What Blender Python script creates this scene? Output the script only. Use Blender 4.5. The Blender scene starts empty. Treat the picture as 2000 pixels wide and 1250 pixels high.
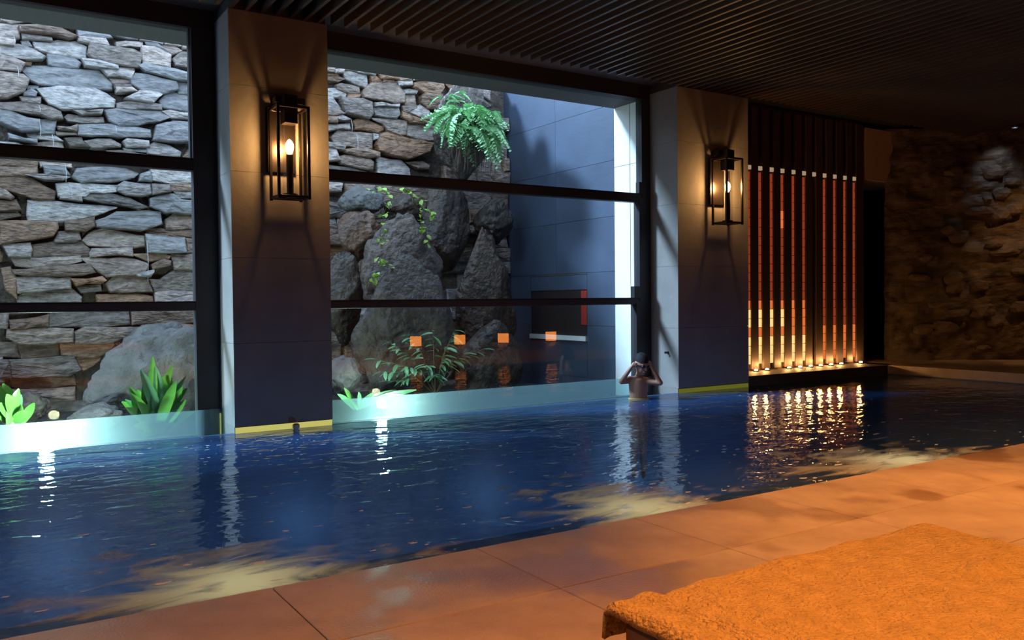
import bpy, bmesh, math, random
from mathutils import Vector, Matrix, noise, Quaternion
random.seed(7)
sc = bpy.context.scene
COL = sc.collection
V = Vector

# ---------------------------------------------------------------- camera
F_PX, CAM_H = 1655.0, 1.05
yaw, pitch, roll = math.atan(1060 / F_PX), math.radians(-1.32), math.radians(0.55)
FW = V((math.sin(yaw) * math.cos(pitch), math.cos(yaw) * math.cos(pitch), math.sin(pitch)))
R0 = V((math.cos(yaw), -math.sin(yaw), 0)); U0 = R0.cross(FW)
CR = R0 * math.cos(roll) - U0 * math.sin(roll)
CU = U0 * math.cos(roll) + R0 * math.sin(roll)
CP = V((0, 0, CAM_H))
cam = bpy.data.cameras.new('camera'); cam.sensor_width = 36.0; cam.lens = 36.0 * F_PX / 2000
cam.clip_start = 0.05; cam.clip_end = 200
camo = bpy.data.objects.new('camera', cam); COL.objects.link(camo)
m = Matrix((CR, CU, -FW)).transposed().to_4x4(); m.translation = CP
camo.matrix_world = m
sc.camera = camo

# ---------------------------------------------------------------- sky, sun, exposure
w = bpy.data.worlds.new('world'); sc.world = w; w.use_nodes = True
bg = w.node_tree.nodes['Background']
bg.inputs[0].default_value = (0.58, 0.77, 1.0, 1); bg.inputs[1].default_value = 4.2
sun = bpy.data.lights.new('sun', 'SUN'); sun.energy = 11.0; sun.angle = math.radians(9); sun.color = (0.52, 0.74, 1.0)
suno = bpy.data.objects.new('sun', sun); COL.objects.link(suno)
suno.rotation_euler = V((1.6, -1.0, -1.5)).to_track_quat('-Z', 'Y').to_euler()
suno.location = (0, 12, 9)
sc.view_settings.view_transform = 'Standard'; sc.view_settings.look = 'None'
sc.view_settings.exposure = 0.0; sc.view_settings.gamma = 1.0; sc.view_settings.use_curve_mapping = False
sc.cycles.sample_clamp_indirect = 4.0
sc.cycles.caustics_reflective = False; sc.cycles.caustics_refractive = False

# ---------------------------------------------------------------- measuring helpers
def ray(x, y): return FW + CR * ((x - 1000) / F_PX) - CU * ((y - 625) / F_PX)
def ony(x, y, Y): d = ray(x, y); return CP + d * (Y / d.y)
def onz(x, y, z=0.0): d = ray(x, y); return CP + d * ((z - CAM_H) / d.z)

# ---------------------------------------------------------------- materials
MATS = {}
def mat(name, col, rough=0.6, var=0.0, scale=6.0, bump=0.0, bscale=30.0, metal=0.0, rand=0.0, col2=None, emit=None, es=0.0, spec=0.5, stretch=(1, 1, 1), bdist=0.02):
    if name in MATS: return MATS[name]
    mt = bpy.data.materials.new(name); mt.use_nodes = True; MATS[name] = mt
    nt = mt.node_tree; N = nt.nodes; L = nt.links; b = N['Principled BSDF']
    b.inputs['Base Color'].default_value = (*col, 1); b.inputs['Roughness'].default_value = rough
    b.inputs['Metallic'].default_value = metal; b.inputs['Specular IOR Level'].default_value = spec
    if emit: b.inputs['Emission Color'].default_value = (*emit, 1); b.inputs['Emission Strength'].default_value = es
    tc = N.new('ShaderNodeTexCoord'); mp = N.new('ShaderNodeMapping'); mp.inputs['Scale'].default_value = stretch
    L.new(tc.outputs['Object'], mp.inputs[0])
    out = None
    if col2 or var:
        nz = N.new('ShaderNodeTexNoise'); nz.inputs['Scale'].default_value = scale; nz.inputs['Detail'].default_value = 8
        nz.inputs['Roughness'].default_value = 0.6
        L.new(mp.outputs[0], nz.inputs['Vector'])
        rp = N.new('ShaderNodeValToRGB'); c2 = col2 or tuple(c * (1 - var) for c in col)
        rp.color_ramp.elements[0].position = 0.35; rp.color_ramp.elements[1].position = 0.65
        rp.color_ramp.elements[0].color = (*c2, 1); rp.color_ramp.elements[1].color = (*col, 1)
        L.new(nz.outputs['Fac'], rp.inputs[0]); out = rp.outputs[0]
    if rand:
        oi = N.new('ShaderNodeObjectInfo'); hs = N.new('ShaderNodeHueSaturation')
        mr = N.new('ShaderNodeMapRange'); mr.inputs[3].default_value = 1 - rand; mr.inputs[4].default_value = 1 + rand
        L.new(oi.outputs['Random'], mr.inputs[0]); L.new(mr.outputs[0], hs.inputs['Value'])
        m2 = N.new('ShaderNodeMath'); m2.operation = 'MULTIPLY'; m2.inputs[1].default_value = 7.31
        fr = N.new('ShaderNodeMath'); fr.operation = 'FRACT'
        ms = N.new('ShaderNodeMapRange'); ms.inputs[3].default_value = max(0.35, 1 - 2.5 * rand); ms.inputs[4].default_value = min(1.25, 1 + rand)
        L.new(oi.outputs['Random'], m2.inputs[0]); L.new(m2.outputs[0], fr.inputs[0]); L.new(fr.outputs[0], ms.inputs[0]); L.new(ms.outputs[0], hs.inputs['Saturation'])
        if out: L.new(out, hs.inputs['Color'])
        else: hs.inputs['Color'].default_value = (*col, 1)
        out = hs.outputs[0]
    if out: L.new(out, b.inputs['Base Color'])
    if bump:
        n2 = N.new('ShaderNodeTexNoise'); n2.inputs['Scale'].default_value = bscale; n2.inputs['Detail'].default_value = 6
        L.new(mp.outputs[0], n2.inputs['Vector'])
        bp = N.new('ShaderNodeBump'); bp.inputs['Strength'].default_value = bump; bp.inputs['Distance'].default_value = bdist
        L.new(n2.outputs['Fac'], bp.inputs['Height']); L.new(bp.outputs[0], b.inputs['Normal'])
    return mt

def emis(name, col, s):
    if name in MATS: return MATS[name]
    mt = bpy.data.materials.new(name); mt.use_nodes = True; MATS[name] = mt
    nt = mt.node_tree; nt.nodes.clear()
    e = nt.nodes.new('ShaderNodeEmission'); e.inputs[0].default_value = (*col, 1); e.inputs[1].default_value = s
    o = nt.nodes.new('ShaderNodeOutputMaterial'); nt.links.new(e.outputs[0], o.inputs[0]); return mt

def fr_ior(N, L, fr, ior):
    # same fresnel share from both faces of a thin pane
    ge = N.new('ShaderNodeNewGeometry'); mr = N.new('ShaderNodeMapRange'); mr.inputs[3].default_value = ior; mr.inputs[4].default_value = 1 / ior
    L.new(ge.outputs['Backfacing'], mr.inputs[0]); L.new(mr.outputs[0], fr.inputs[0])
def clear_glass(name, tint=(1, 1, 1), ior=1.5, rough=0.0, haze=0.0, hazecol=(0.8, 0.95, 0.95), boost=1.0):
    """thin pane: fresnel mix of see-through and mirror, with an optional share of translucent haze"""
    mt = bpy.data.materials.new(name); mt.use_nodes = True; MATS[name] = mt
    nt = mt.node_tree; N = nt.nodes; L = nt.links; N.clear()
    tr = N.new('ShaderNodeBsdfTransparent'); tr.inputs[0].default_value = (*tint, 1)
    gl = N.new('ShaderNodeBsdfGlossy'); gl.inputs['Roughness'].default_value = rough
    fr = N.new('ShaderNodeFresnel'); fr_ior(N, L, fr, ior)
    mx = N.new('ShaderNodeMixShader'); o = N.new('ShaderNodeOutputMaterial')
    src = tr.outputs[0]
    if haze:
        tl = N.new('ShaderNodeBsdfTranslucent'); tl.inputs[0].default_value = (*hazecol, 1)
        df = N.new('ShaderNodeBsdfDiffuse'); df.inputs[0].default_value = (*hazecol, 1)
        m1 = N.new('ShaderNodeMixShader'); L.new(tl.outputs[0], m1.inputs[1]); L.new(df.outputs[0], m1.inputs[2]); m1.inputs[0].default_value = 0.4
        m2 = N.new('ShaderNodeMixShader'); m2.inputs[0].default_value = haze
        L.new(tr.outputs[0], m2.inputs[1]); L.new(m1.outputs[0], m2.inputs[2]); src = m2.outputs[0]
    L.new(fr.outputs[0], mx.inputs[0]); L.new(src, mx.inputs[1]); L.new(gl.outputs[0], mx.inputs[2]); L.new(mx.outputs[0], o.inputs[0])
    return mt

M_FRAME = mat('frame_metal', (0.022, 0.022, 0.026), 0.45, bump=0.05)
M_PANEL = mat('pillar_panel', (0.25, 0.235, 0.218), 0.75, var=0.15, scale=3, bump=0.15, bscale=14, rand=0.02)
M_CORE = mat('joint_dark', (0.05, 0.045, 0.04), 0.9)
M_SLAT = mat('slat_wood', (0.055, 0.035, 0.026), 0.5, var=0.4, scale=4, stretch=(8, 1, 8))
M_CEIL = mat('ceiling_black', (0.014, 0.012, 0.012), 0.9)
M_SOFFIT = mat('soffit_plaster', (0.10, 0.095, 0.095), 0.8, var=0.1)
M_HEAD = mat('header_dark', (0.02, 0.018, 0.018), 0.7)
M_TILE = mat('deck_stone', (0.42, 0.33, 0.27), 0.55, col2=(0.30, 0.22, 0.175), scale=2.6, bump=0.25, bscale=90, rand=0.03)
def damp(mt):
    nt = mt.node_tree; N = nt.nodes; L = nt.links; b = N['Principled BSDF']
    src = b.inputs['Base Color'].links[0].from_socket
    ge = N.new('ShaderNodeNewGeometry'); nz = N.new('ShaderNodeTexNoise'); nz.inputs['Scale'].default_value = 1.7; nz.inputs['Detail'].default_value = 6
    L.new(ge.outputs['Position'], nz.inputs['Vector'])
    rp = N.new('ShaderNodeMapRange'); rp.inputs[1].default_value = 0.53; rp.inputs[2].default_value = 0.60; L.new(nz.outputs['Fac'], rp.inputs[0])
    mx = N.new('ShaderNodeMixRGB'); mx.blend_type = 'MULTIPLY'; mx.inputs[2].default_value = (0.72, 0.62, 0.56, 1); L.new(rp.outputs[0], mx.inputs[0]); L.new(src, mx.inputs[1]); L.new(mx.outputs[0], b.inputs['Base Color'])
    rr = N.new('ShaderNodeMapRange'); rr.inputs[3].default_value = 0.58; rr.inputs[4].default_value = 0.32; L.new(rp.outputs[0], rr.inputs[0]); L.new(rr.outputs[0], b.inputs['Roughness'])
damp(M_TILE)
M_GROUT = mat('deck_grout', (0.13, 0.095, 0.075), 0.9)
M_SLATE = mat('slate_panel', (0.050, 0.070, 0.115), 0.5, var=0.25, scale=1.5, bump=0.08, bscale=25)
M_RETURN = mat('pale_render', (0.72, 0.74, 0.74), 0.7, var=0.06)
M_ROCKWALL = mat('rough_rock', (0.14, 0.095, 0.055), 0.7, col2=(0.045, 0.03, 0.02), scale=3.0, bump=0.7, bscale=14, stretch=(1, 1, 2.2))
M_DARKWOOD = mat('dark_wood', (0.05, 0.03, 0.02), 0.55, var=0.4, scale=3, stretch=(6, 6, 0.6))
M_FIN = mat('fin_wood', (0.085, 0.055, 0.038), 0.55, var=0.35, scale=3, stretch=(8, 8, 0.5))
M_TAN = mat('bulkhead_plaster', (0.55, 0.42, 0.30), 0.8, var=0.1)
M_STG = mat('stone_grey', (0.52, 0.42, 0.375), 0.36, col2=(0.19, 0.16, 0.15), scale=9, bump=0.8, bscale=18, bdist=0.035, rand=0.38, stretch=(1, 1, 2.5))
M_STB = mat('stone_brown', (0.33, 0.21, 0.145), 0.34, col2=(0.10, 0.06, 0.042), scale=9, bump=0.8, bscale=18, bdist=0.035, rand=0.4, stretch=(1, 1, 2.5))
M_STS = mat('stone_slate', (0.30, 0.285, 0.29), 0.36, col2=(0.13, 0.13, 0.145), scale=8, bump=0.6, bscale=16, bdist=0.03, rand=0.25, stretch=(1, 1, 2.5))
M_MORTAR = mat('mortar_earth', (0.15, 0.12, 0.10), 0.95, col2=(0.05, 0.04, 0.035), scale=9, bump=1.0, bscale=20, bdist=0.06)
M_BOULDER = mat('boulder_rock', (0.10, 0.070, 0.054), 0.42, col2=(0.032, 0.022, 0.017), scale=4, bump=1.0, bscale=12, bdist=0.06, rand=0.2)
M_BOULDERB = mat('boulder_brown', (0.17, 0.088, 0.052), 0.40, col2=(0.06, 0.034, 0.024), scale=4, bump=1.0, bscale=12, bdist=0.06, rand=0.2)
M_BOULDERG = mat('boulder_grey', (0.20, 0.195, 0.195), 0.5, col2=(0.09, 0.085, 0.082), scale=4, bump=1.0, bscale=12, bdist=0.06, rand=0.1)
M_SOIL = mat('wet_soil', (0.05, 0.045, 0.04), 0.5, var=0.5, scale=8, bump=0.8, bscale=20)
M_FERN = mat('fern_green', (0.36, 0.66, 0.34), 0.5, var=0.3, scale=8)
M_LEAF = mat('leaf_green', (0.14, 0.42, 0.07), 0.35, var=0.3, scale=6)
M_LEAFB = mat('leaf_blue_green', (0.16, 0.42, 0.20), 0.3, var=0.3, scale=6)
M_VINE = mat('vine_leaf', (0.28, 0.46, 0.06), 0.4, var=0.2)
M_STEM = mat('stem_brown', (0.10, 0.07, 0.04), 0.7)
M_TERRY = mat('towel_terry', (0.64, 0.43, 0.20), 0.95, var=0.22, scale=20, bump=1.0, bscale=95, bdist=0.026, spec=0.1)
M_LSIDE = mat('lounger_side', (0.22, 0.15, 0.11), 0.6, var=0.2)
M_POOL = mat('pool_mosaic', (0.06, 0.11, 0.20), 0.4, col2=(0.04, 0.08, 0.15), scale=5)
M_SKIN = mat('skin', (0.38, 0.19, 0.125), 0.5)
M_HAIR = mat('hair', (0.008, 0.008, 0.012), 0.65, spec=0.25, bump=0.4, bscale=120)
M_GOGGLE = mat('goggles', (0.02, 0.02, 0.025), 0.2)
M_SHORTS = mat('shorts', (0.55, 0.42, 0.10), 0.8)
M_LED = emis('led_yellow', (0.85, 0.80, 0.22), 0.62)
def glow_shell(name, col, st):
    mt = emis(name, col, st); nt = mt.node_tree; N = nt.nodes; e = [n for n in N if n.type == 'EMISSION'][0]; o = [n for n in N if n.type == 'OUTPUT_MATERIAL'][0]
    t = N.new('ShaderNodeBsdfTransparent'); a = N.new('ShaderNodeAddShader'); nt.links.new(e.outputs[0], a.inputs[0]); nt.links.new(t.outputs[0], a.inputs[1]); nt.links.new(a.outputs[0], o.inputs[0]); return mt
M_BULB = glow_shell('bulb_glow', (1.0, 0.62, 0.22), 26.0)
M_UPL = emis('uplight_glow', (1.0, 0.66, 0.30), 11.0)
M_AMBER = emis('amber_dim', (0.9, 0.13, 0.04), 0.27)
M_AMBERM = emis('amber_mid', (1.0, 0.22, 0.05), 0.75)
M_AMBERB = emis('amber_bright', (1.0, 0.52, 0.18), 1.4)
M_CAP = emis('cap_light', (1.0, 0.7, 0.42), 0.35)
M_GLASS = clear_glass('window_glass', (0.93, 0.96, 0.97), 1.52)
M_CYL = clear_glass('lamp_glass', (0.98, 0.97, 0.95), 1.45)
M_UPSTAND = clear_glass('misted_glass', (0.75, 0.92, 0.90), 1.45, haze=0.21, hazecol=(0.66, 0.84, 0.88))

def water_mat():
    mt = bpy.data.materials.new('pool_water'); mt.use_nodes = True
    nt = mt.node_tree; N = nt.nodes; L = nt.links; N.clear()
    tc = N.new('ShaderNodeTexCoord')
    bumps = None
    for sx, sy, s, st, d in ((1, 1.5, 2.6, 0.14, 0.10), (1, 1.6, 8.0, 0.14, 0.035)):
        mp = N.new('ShaderNodeMapping'); mp.inputs['Scale'].default_value = (sx, sy, 1); L.new(tc.outputs['Object'], mp.inputs[0])
        nz = N.new('ShaderNodeTexNoise'); nz.inputs['Scale'].default_value = s; nz.inputs['Detail'].default_value = 3
        nz.inputs['Distortion'].default_value = 0.6
        L.new(mp.outputs[0], nz.inputs['Vector'])
        bp = N.new('ShaderNodeBump'); bp.inputs['Strength'].default_value = st; bp.inputs['Distance'].default_value = d
        L.new(nz.outputs['Fac'], bp.inputs['Height'])
        if bumps: L.new(bumps, bp.inputs['Normal'])
        bumps = bp.outputs[0]
    tr = N.new('ShaderNodeBsdfTransparent'); tr.inputs[0].default_value = (0.62, 0.80, 0.90, 1)
    gl = N.new('ShaderNodeBsdfGlossy'); gl.inputs['Roughness'].default_value = 0.04
    fr = N.new('ShaderNodeFresnel'); fr_ior(N, L, fr, 1.34)
    mx = N.new('ShaderNodeMixShader'); o = N.new('ShaderNodeOutputMaterial')
    df = N.new('ShaderNodeBsdfDiffuse'); df.inputs[0].default_value = (0.035, 0.115, 0.33, 1)   # fine bubbles scatter blue
    mt2 = N.new('ShaderNodeMixShader'); mt2.inputs[0].default_value = 0.40; L.new(tr.outputs[0], mt2.inputs[1]); L.new(df.outputs[0], mt2.inputs[2])
    L.new(bumps, gl.inputs['Normal']); L.new(bumps, fr.inputs['Normal'])
    L.new(fr.outputs[0], mx.inputs[0]); L.new(mt2.outputs[0], mx.inputs[1]); L.new(gl.outputs[0], mx.inputs[2]); L.new(mx.outputs[0], o.inputs[0])
    return mt

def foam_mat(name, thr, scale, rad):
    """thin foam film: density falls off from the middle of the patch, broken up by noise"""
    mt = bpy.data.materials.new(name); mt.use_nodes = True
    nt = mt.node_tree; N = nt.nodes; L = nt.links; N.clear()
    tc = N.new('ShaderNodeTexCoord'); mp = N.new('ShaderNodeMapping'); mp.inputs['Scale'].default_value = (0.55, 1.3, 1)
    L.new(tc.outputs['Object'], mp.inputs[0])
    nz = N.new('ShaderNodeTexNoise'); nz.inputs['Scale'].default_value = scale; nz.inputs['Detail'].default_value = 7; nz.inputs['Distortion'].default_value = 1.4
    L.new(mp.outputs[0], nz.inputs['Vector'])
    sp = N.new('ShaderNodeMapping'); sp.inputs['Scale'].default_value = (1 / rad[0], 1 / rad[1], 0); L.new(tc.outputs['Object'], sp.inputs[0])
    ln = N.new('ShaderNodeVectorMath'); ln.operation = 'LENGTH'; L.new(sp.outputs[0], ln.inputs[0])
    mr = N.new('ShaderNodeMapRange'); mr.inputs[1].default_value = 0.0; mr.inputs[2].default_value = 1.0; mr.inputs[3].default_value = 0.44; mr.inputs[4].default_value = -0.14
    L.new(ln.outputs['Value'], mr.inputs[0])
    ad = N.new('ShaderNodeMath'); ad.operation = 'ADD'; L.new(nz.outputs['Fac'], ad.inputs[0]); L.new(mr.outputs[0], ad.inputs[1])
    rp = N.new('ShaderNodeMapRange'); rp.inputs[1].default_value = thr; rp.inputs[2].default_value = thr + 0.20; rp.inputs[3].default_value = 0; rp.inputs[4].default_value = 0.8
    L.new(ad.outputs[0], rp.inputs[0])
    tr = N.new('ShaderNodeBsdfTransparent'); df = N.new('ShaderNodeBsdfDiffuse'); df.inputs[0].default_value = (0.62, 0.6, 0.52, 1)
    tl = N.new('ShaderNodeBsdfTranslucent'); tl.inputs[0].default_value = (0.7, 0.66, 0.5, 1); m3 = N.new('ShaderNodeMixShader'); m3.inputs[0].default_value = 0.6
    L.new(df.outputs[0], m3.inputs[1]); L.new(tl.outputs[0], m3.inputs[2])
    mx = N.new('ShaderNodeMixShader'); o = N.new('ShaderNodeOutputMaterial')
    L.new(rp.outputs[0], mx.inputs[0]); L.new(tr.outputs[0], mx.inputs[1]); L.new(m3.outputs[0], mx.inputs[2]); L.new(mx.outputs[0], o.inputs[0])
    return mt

# ---------------------------------------------------------------- mesh helpers
def link(o, parent=None):
    COL.objects.link(o)
    if parent is not None: o.parent = parent
    return o
def obj(name, me, mt=None, parent=None, loc=None):
    if isinstance(me, bmesh.types.BMesh):
        d = bpy.data.meshes.new(name); me.to_mesh(d); me.free(); me = d
    if mt and not me.materials: me.materials.append(mt)
    o = bpy.data.objects.new(name, me); link(o, parent)
    if loc is not None: o.location = loc
    return o
def tag(o, label, cat=None, group=None, kind=None):
    o['label'] = label
    if cat: o['category'] = cat
    if group: o['group'] = group
    if kind: o['kind'] = kind
    return o
def empty(name, loc=(0, 0, 0), rz=0.0):
    o = bpy.data.objects.new(name, None); o.location = loc; o.rotation_euler = (0, 0, rz); o.empty_display_size = 0.1
    return link(o)
def cbox(bm, x0, x1, y0, y1, z0, z1, bev=0.0):
    vs = [bm.verts.new((x, y, z)) for z in (z0, z1) for y in (y0, y1) for x in (x0, x1)]
    fs = [bm.faces.new([vs[i] for i in f]) for f in ((0, 2, 3, 1), (4, 5, 7, 6), (0, 1, 5, 4), (2, 6, 7, 3), (0, 4, 6, 2), (1, 3, 7, 5))]
    if bev:
        es = {e for f in fs for e in f.edges}
        bmesh.ops.bevel(bm, geom=list(es), offset=bev, segments=1, affect='EDGES', profile=0.5)
    return bm
def box(name, x0, x1, y0, y1, z0, z1, mt, parent=None, bev=0.0):
    cx, cy = (x0 + x1) / 2, (y0 + y1) / 2
    pl = parent.location if parent is not None and parent.type == 'EMPTY' else V((0, 0, 0))
    if parent is not None and parent.type != 'EMPTY': pl = parent.matrix_basis.translation + (parent.parent.location if parent.parent else V((0, 0, 0)))
    bm = bmesh.new(); cbox(bm, x0 - cx, x1 - cx, y0 - cy, y1 - cy, 0, z1 - z0, bev)
    return obj(name, bm, mt, parent, V((cx, cy, z0)) - pl)
def tube(bm, pts, rads, n=8, cap=True):
    rings = []
    for i, p in enumerate(pts):
        a = pts[max(i - 1, 0)]; b = pts[min(i + 1, len(pts) - 1)]
        t = (V(b) - V(a)).normalized(); q = t.to_track_quat('Z', 'Y')
        r = rads[i] if isinstance(rads, (list, tuple)) else rads
        rings.append([bm.verts.new(V(p) + q @ V((r * math.cos(2 * math.pi * k / n), r * math.sin(2 * math.pi * k / n), 0))) for k in range(n)])
    for a, b in zip(rings, rings[1:]):
        for k in range(n): bm.faces.new((a[k], a[(k + 1) % n], b[(k + 1) % n], b[k]))
    if cap: bm.faces.new(rings[0][::-1]); bm.faces.new(rings[-1])
    return bm
def lathe(bm, prof, n=20, c=(0, 0, 0)):
    rings = [[bm.verts.new((c[0] + r * math.cos(2 * math.pi * k / n), c[1] + r * math.sin(2 * math.pi * k / n), c[2] + z)) for k in range(n)] for r, z in prof]
    for a, b in zip(rings, rings[1:]):
        for k in range(n): bm.faces.new((a[k], a[(k + 1) % n], b[(k + 1) % n], b[k]))
    bm.faces.new(rings[0][::-1]); bm.faces.new(rings[-1])
    return bm
def smooth(o):
    for p in o.data.polygons: p.use_smooth = True
    return o
def lamp(name, kind, loc, energy, color, parent=None, radius=0.03, aim=None, size=60, blend=0.5):
    l = bpy.data.lights.new(name, kind); l.energy = energy; l.color = color; l.shadow_soft_size = radius
    if kind == 'SPOT': l.spot_size = math.radians(size); l.spot_blend = blend
    o = bpy.data.objects.new(name, l); link(o, parent); o.location = loc
    if aim is not None: o.rotation_euler = V(aim).to_track_quat('-Z', 'Y').to_euler()
    return o

# ---------------------------------------------------------------- setting constants (metres)
POOL_Y0, POOL_Y1, POOL_X0, POOL_X1 = 3.10, 7.00, -4.0, 10.6
WIN_Y = 7.50; CEIL_Z = 3.555; SLAT_Z = 3.425
STONE_Y = 10.5; SLATE_X = 6.65

# ---- floor: slab, deck tiles
fl = box('floor', -4.2, 16.0, -3.4, POOL_Y0, -0.30, -0.012, M_GROUT); tag(fl, 'orange lit stone deck in front of the pool', kind='structure')
TL = 0.873; tiles = {}
for r in range(6):
    y1 = POOL_Y0 - 0.61 * r; y0 = y1 - 0.61
    for k in range(-5, 13):
        x0 = 0.92 + TL * k
        key = 'coping' if r == 0 else 'tile'
        if key not in tiles:
            bm = bmesh.new(); cbox(bm, 0.002, TL - 0.002, 0.002, 0.61 - 0.002, 0, 0.032 if r == 0 else 0.012, 0.0025)
            d = bpy.data.meshes.new('tile'); bm.to_mesh(d); bm.free(); d.materials.append(M_TILE); tiles[key] = d
        o = obj('tile', tiles[key], None, fl)
        o.location = V((x0, y0, -0.012 if key == 'tile' else -0.032)) - fl.location
# floor beyond the tiles one can pick apart
o = box('floor_beyond', -4.2, 16, -3.4, POOL_Y0 - 0.61 * 6, -0.02, 0.0, M_TILE, fl); o['label'] = 'stone deck behind the camera'
o = box('floor_beyond', 0.92 + TL * 13, 16, POOL_Y0 - 0.61 * 6, POOL_Y0, -0.02, 0.0, M_TILE, fl)
# ---- pool basin
pf = box('floor_pool', POOL_X0, POOL_X1, POOL_Y0, 7.05, -1.35, -1.25, M_POOL); tag(pf, 'dark pool floor under the water', kind='structure')
wl = box('wall_pool_near', POOL_X0, POOL_X1, POOL_Y0 - 0.1, POOL_Y0 + 0.004, -1.25, -0.03, M_POOL); tag(wl, 'dark mosaic pool side below the deck', kind='structure')
wl = box('wall_pool_far', POOL_X0, POOL_X1, 7.0, 7.05, -1.25, -0.012, M_POOL); tag(wl, 'pool edge below the windows', kind='structure')
wl = box('wall_pool_end', POOL_X1, POOL_X1 + 0.1, POOL_Y0, 7.05, -1.25, 0.0, M_POOL); tag(wl, 'far end of the pool basin', kind='structure')
wl = box('wall_pool_start', POOL_X0 - 0.1, POOL_X0, POOL_Y0, 7.05, -1.25, 0.0, M_POOL); tag(wl, 'near end of the pool basin outside the frame', kind='structure')
# gutter ledge between pool edge and windows
g = box('floor_gutter', POOL_X0, 8.0, 7.05, 7.62, -0.35, -0.14, M_POOL); tag(g, 'overflow gutter behind the pool edge', kind='structure')
bm = bmesh.new(); vs = [bm.verts.new(p) for p in ((POOL_X0, POOL_Y0 + 0.002, 0), (POOL_X1, POOL_Y0 + 0.002, 0), (POOL_X1, 7.03, 0), (POOL_X0, 7.03, 0))]; bm.faces.new(vs)
water = obj('pool_water', bm, water_mat(), None, (0, 0, -0.012))
tag(water, 'dark blue rippling pool water mirroring the windows', 'water', kind='stuff')

# ---- ceiling
ce = box('ceiling', -4.2, 16.2, -3.6, WIN_Y + 0.05, CEIL_Z, CEIL_Z + 0.15, M_CEIL); tag(ce, 'dark ceiling hung with closely spaced wooden slats', kind='structure')
bm = bmesh.new(); cbox(bm, -0.014, 0.014, -3.4, 6.99, SLAT_Z, CEIL_Z - 0.002)
sl = bpy.data.meshes.new('slat'); bm.to_mesh(sl); bm.free(); sl.materials.append(M_SLAT)
k = -26
while True:
    x = 2.674 + 0.1215 * k; k += 1
    if x > 15.5: break
    o = obj('slat', sl, None, ce); o.location = V((x, 0, 0)) - ce.location
# soffit strip over the window bays, header
for i, (a, b) in enumerate(((-2.27, 1.80), (2.63, 6.70))):
    o = box('trim_%d' % (i + 1), a, b, 7.0, WIN_Y + 0.05, CEIL_Z - 0.03, CEIL_Z - 0.001, M_SOFFIT); tag(o, 'dark grey soffit strip above the window bay', kind='structure')
    o = box('trim_%d' % (i + 3), a, b, WIN_Y - 0.05, WIN_Y + 0.10, 3.36, CEIL_Z - 0.03, M_HEAD); tag(o, 'black header above the window', kind='structure')
o = box('ceiling_end', 6.66, 16.2, WIN_Y + 0.05, 8.4, CEIL_Z, CEIL_Z + 0.15, M_CEIL); tag(o, 'dark ceiling over the fin screen', kind='structure')
# roof slab and its outer eaves
o = box('ceiling_eaves', -4.2, SLATE_X + 0.35, WIN_Y + 0.10, 8.04, 3.37, 3.55, M_SOFFIT); tag(o, 'grey eaves soffit outside above the windows', kind='structure')

# ---- pillars with cladding panels
def pillar(name, x0, x1, label, y1=7.62, led=None):
    led = led or M_LED
    e = empty('pillar', ((x0 + x1) / 2, 7.3, 0)); tag(e, label, 'pillar', 'clad pillars between the windows')
    box('core', x0 + 0.012, x1 - 0.012, 7.012, y1, -1.25, SLAT_Z + 0.12, M_CORE, e)
    zs = [0.04] + [0.02 + 0.7 * k for k in range(1, 5)] + [SLAT_Z]
    for a, b in zip(zs, zs[1:]):
        box('panel', x0, x1, 7.0, 7.012, a + 0.0012, b - 0.0012, M_PANEL, e)
        for s in (0, 1):
            xa, xb = (x0, x0 + 0.012) if s == 0 else (x1 - 0.012, x1)
            box('panel', xa, xb, 7.0125, y1, a + 0.0012, b - 0.0012, M_PANEL, e)
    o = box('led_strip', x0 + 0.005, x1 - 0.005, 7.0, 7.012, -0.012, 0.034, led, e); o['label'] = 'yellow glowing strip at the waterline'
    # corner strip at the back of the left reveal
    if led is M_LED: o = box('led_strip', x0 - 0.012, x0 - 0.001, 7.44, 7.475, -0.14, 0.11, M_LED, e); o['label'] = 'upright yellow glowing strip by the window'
    bx = box('panel', x0, x1, 7.012, y1, -0.14, 0.04, M_PANEL, e)
    return e
pillar('pillar', -3.10, -2.27, 'grey clad pillar left of the left window, outside the frame')
pillar('pillar', 1.80, 2.63, 'grey stone clad pillar between the two windows')
pillar('pillar', 6.70, 7.84, 'grey stone clad pillar behind the bathing boy', led=emis('led_olive', (0.7, 0.7, 0.08), 0.16))

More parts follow.
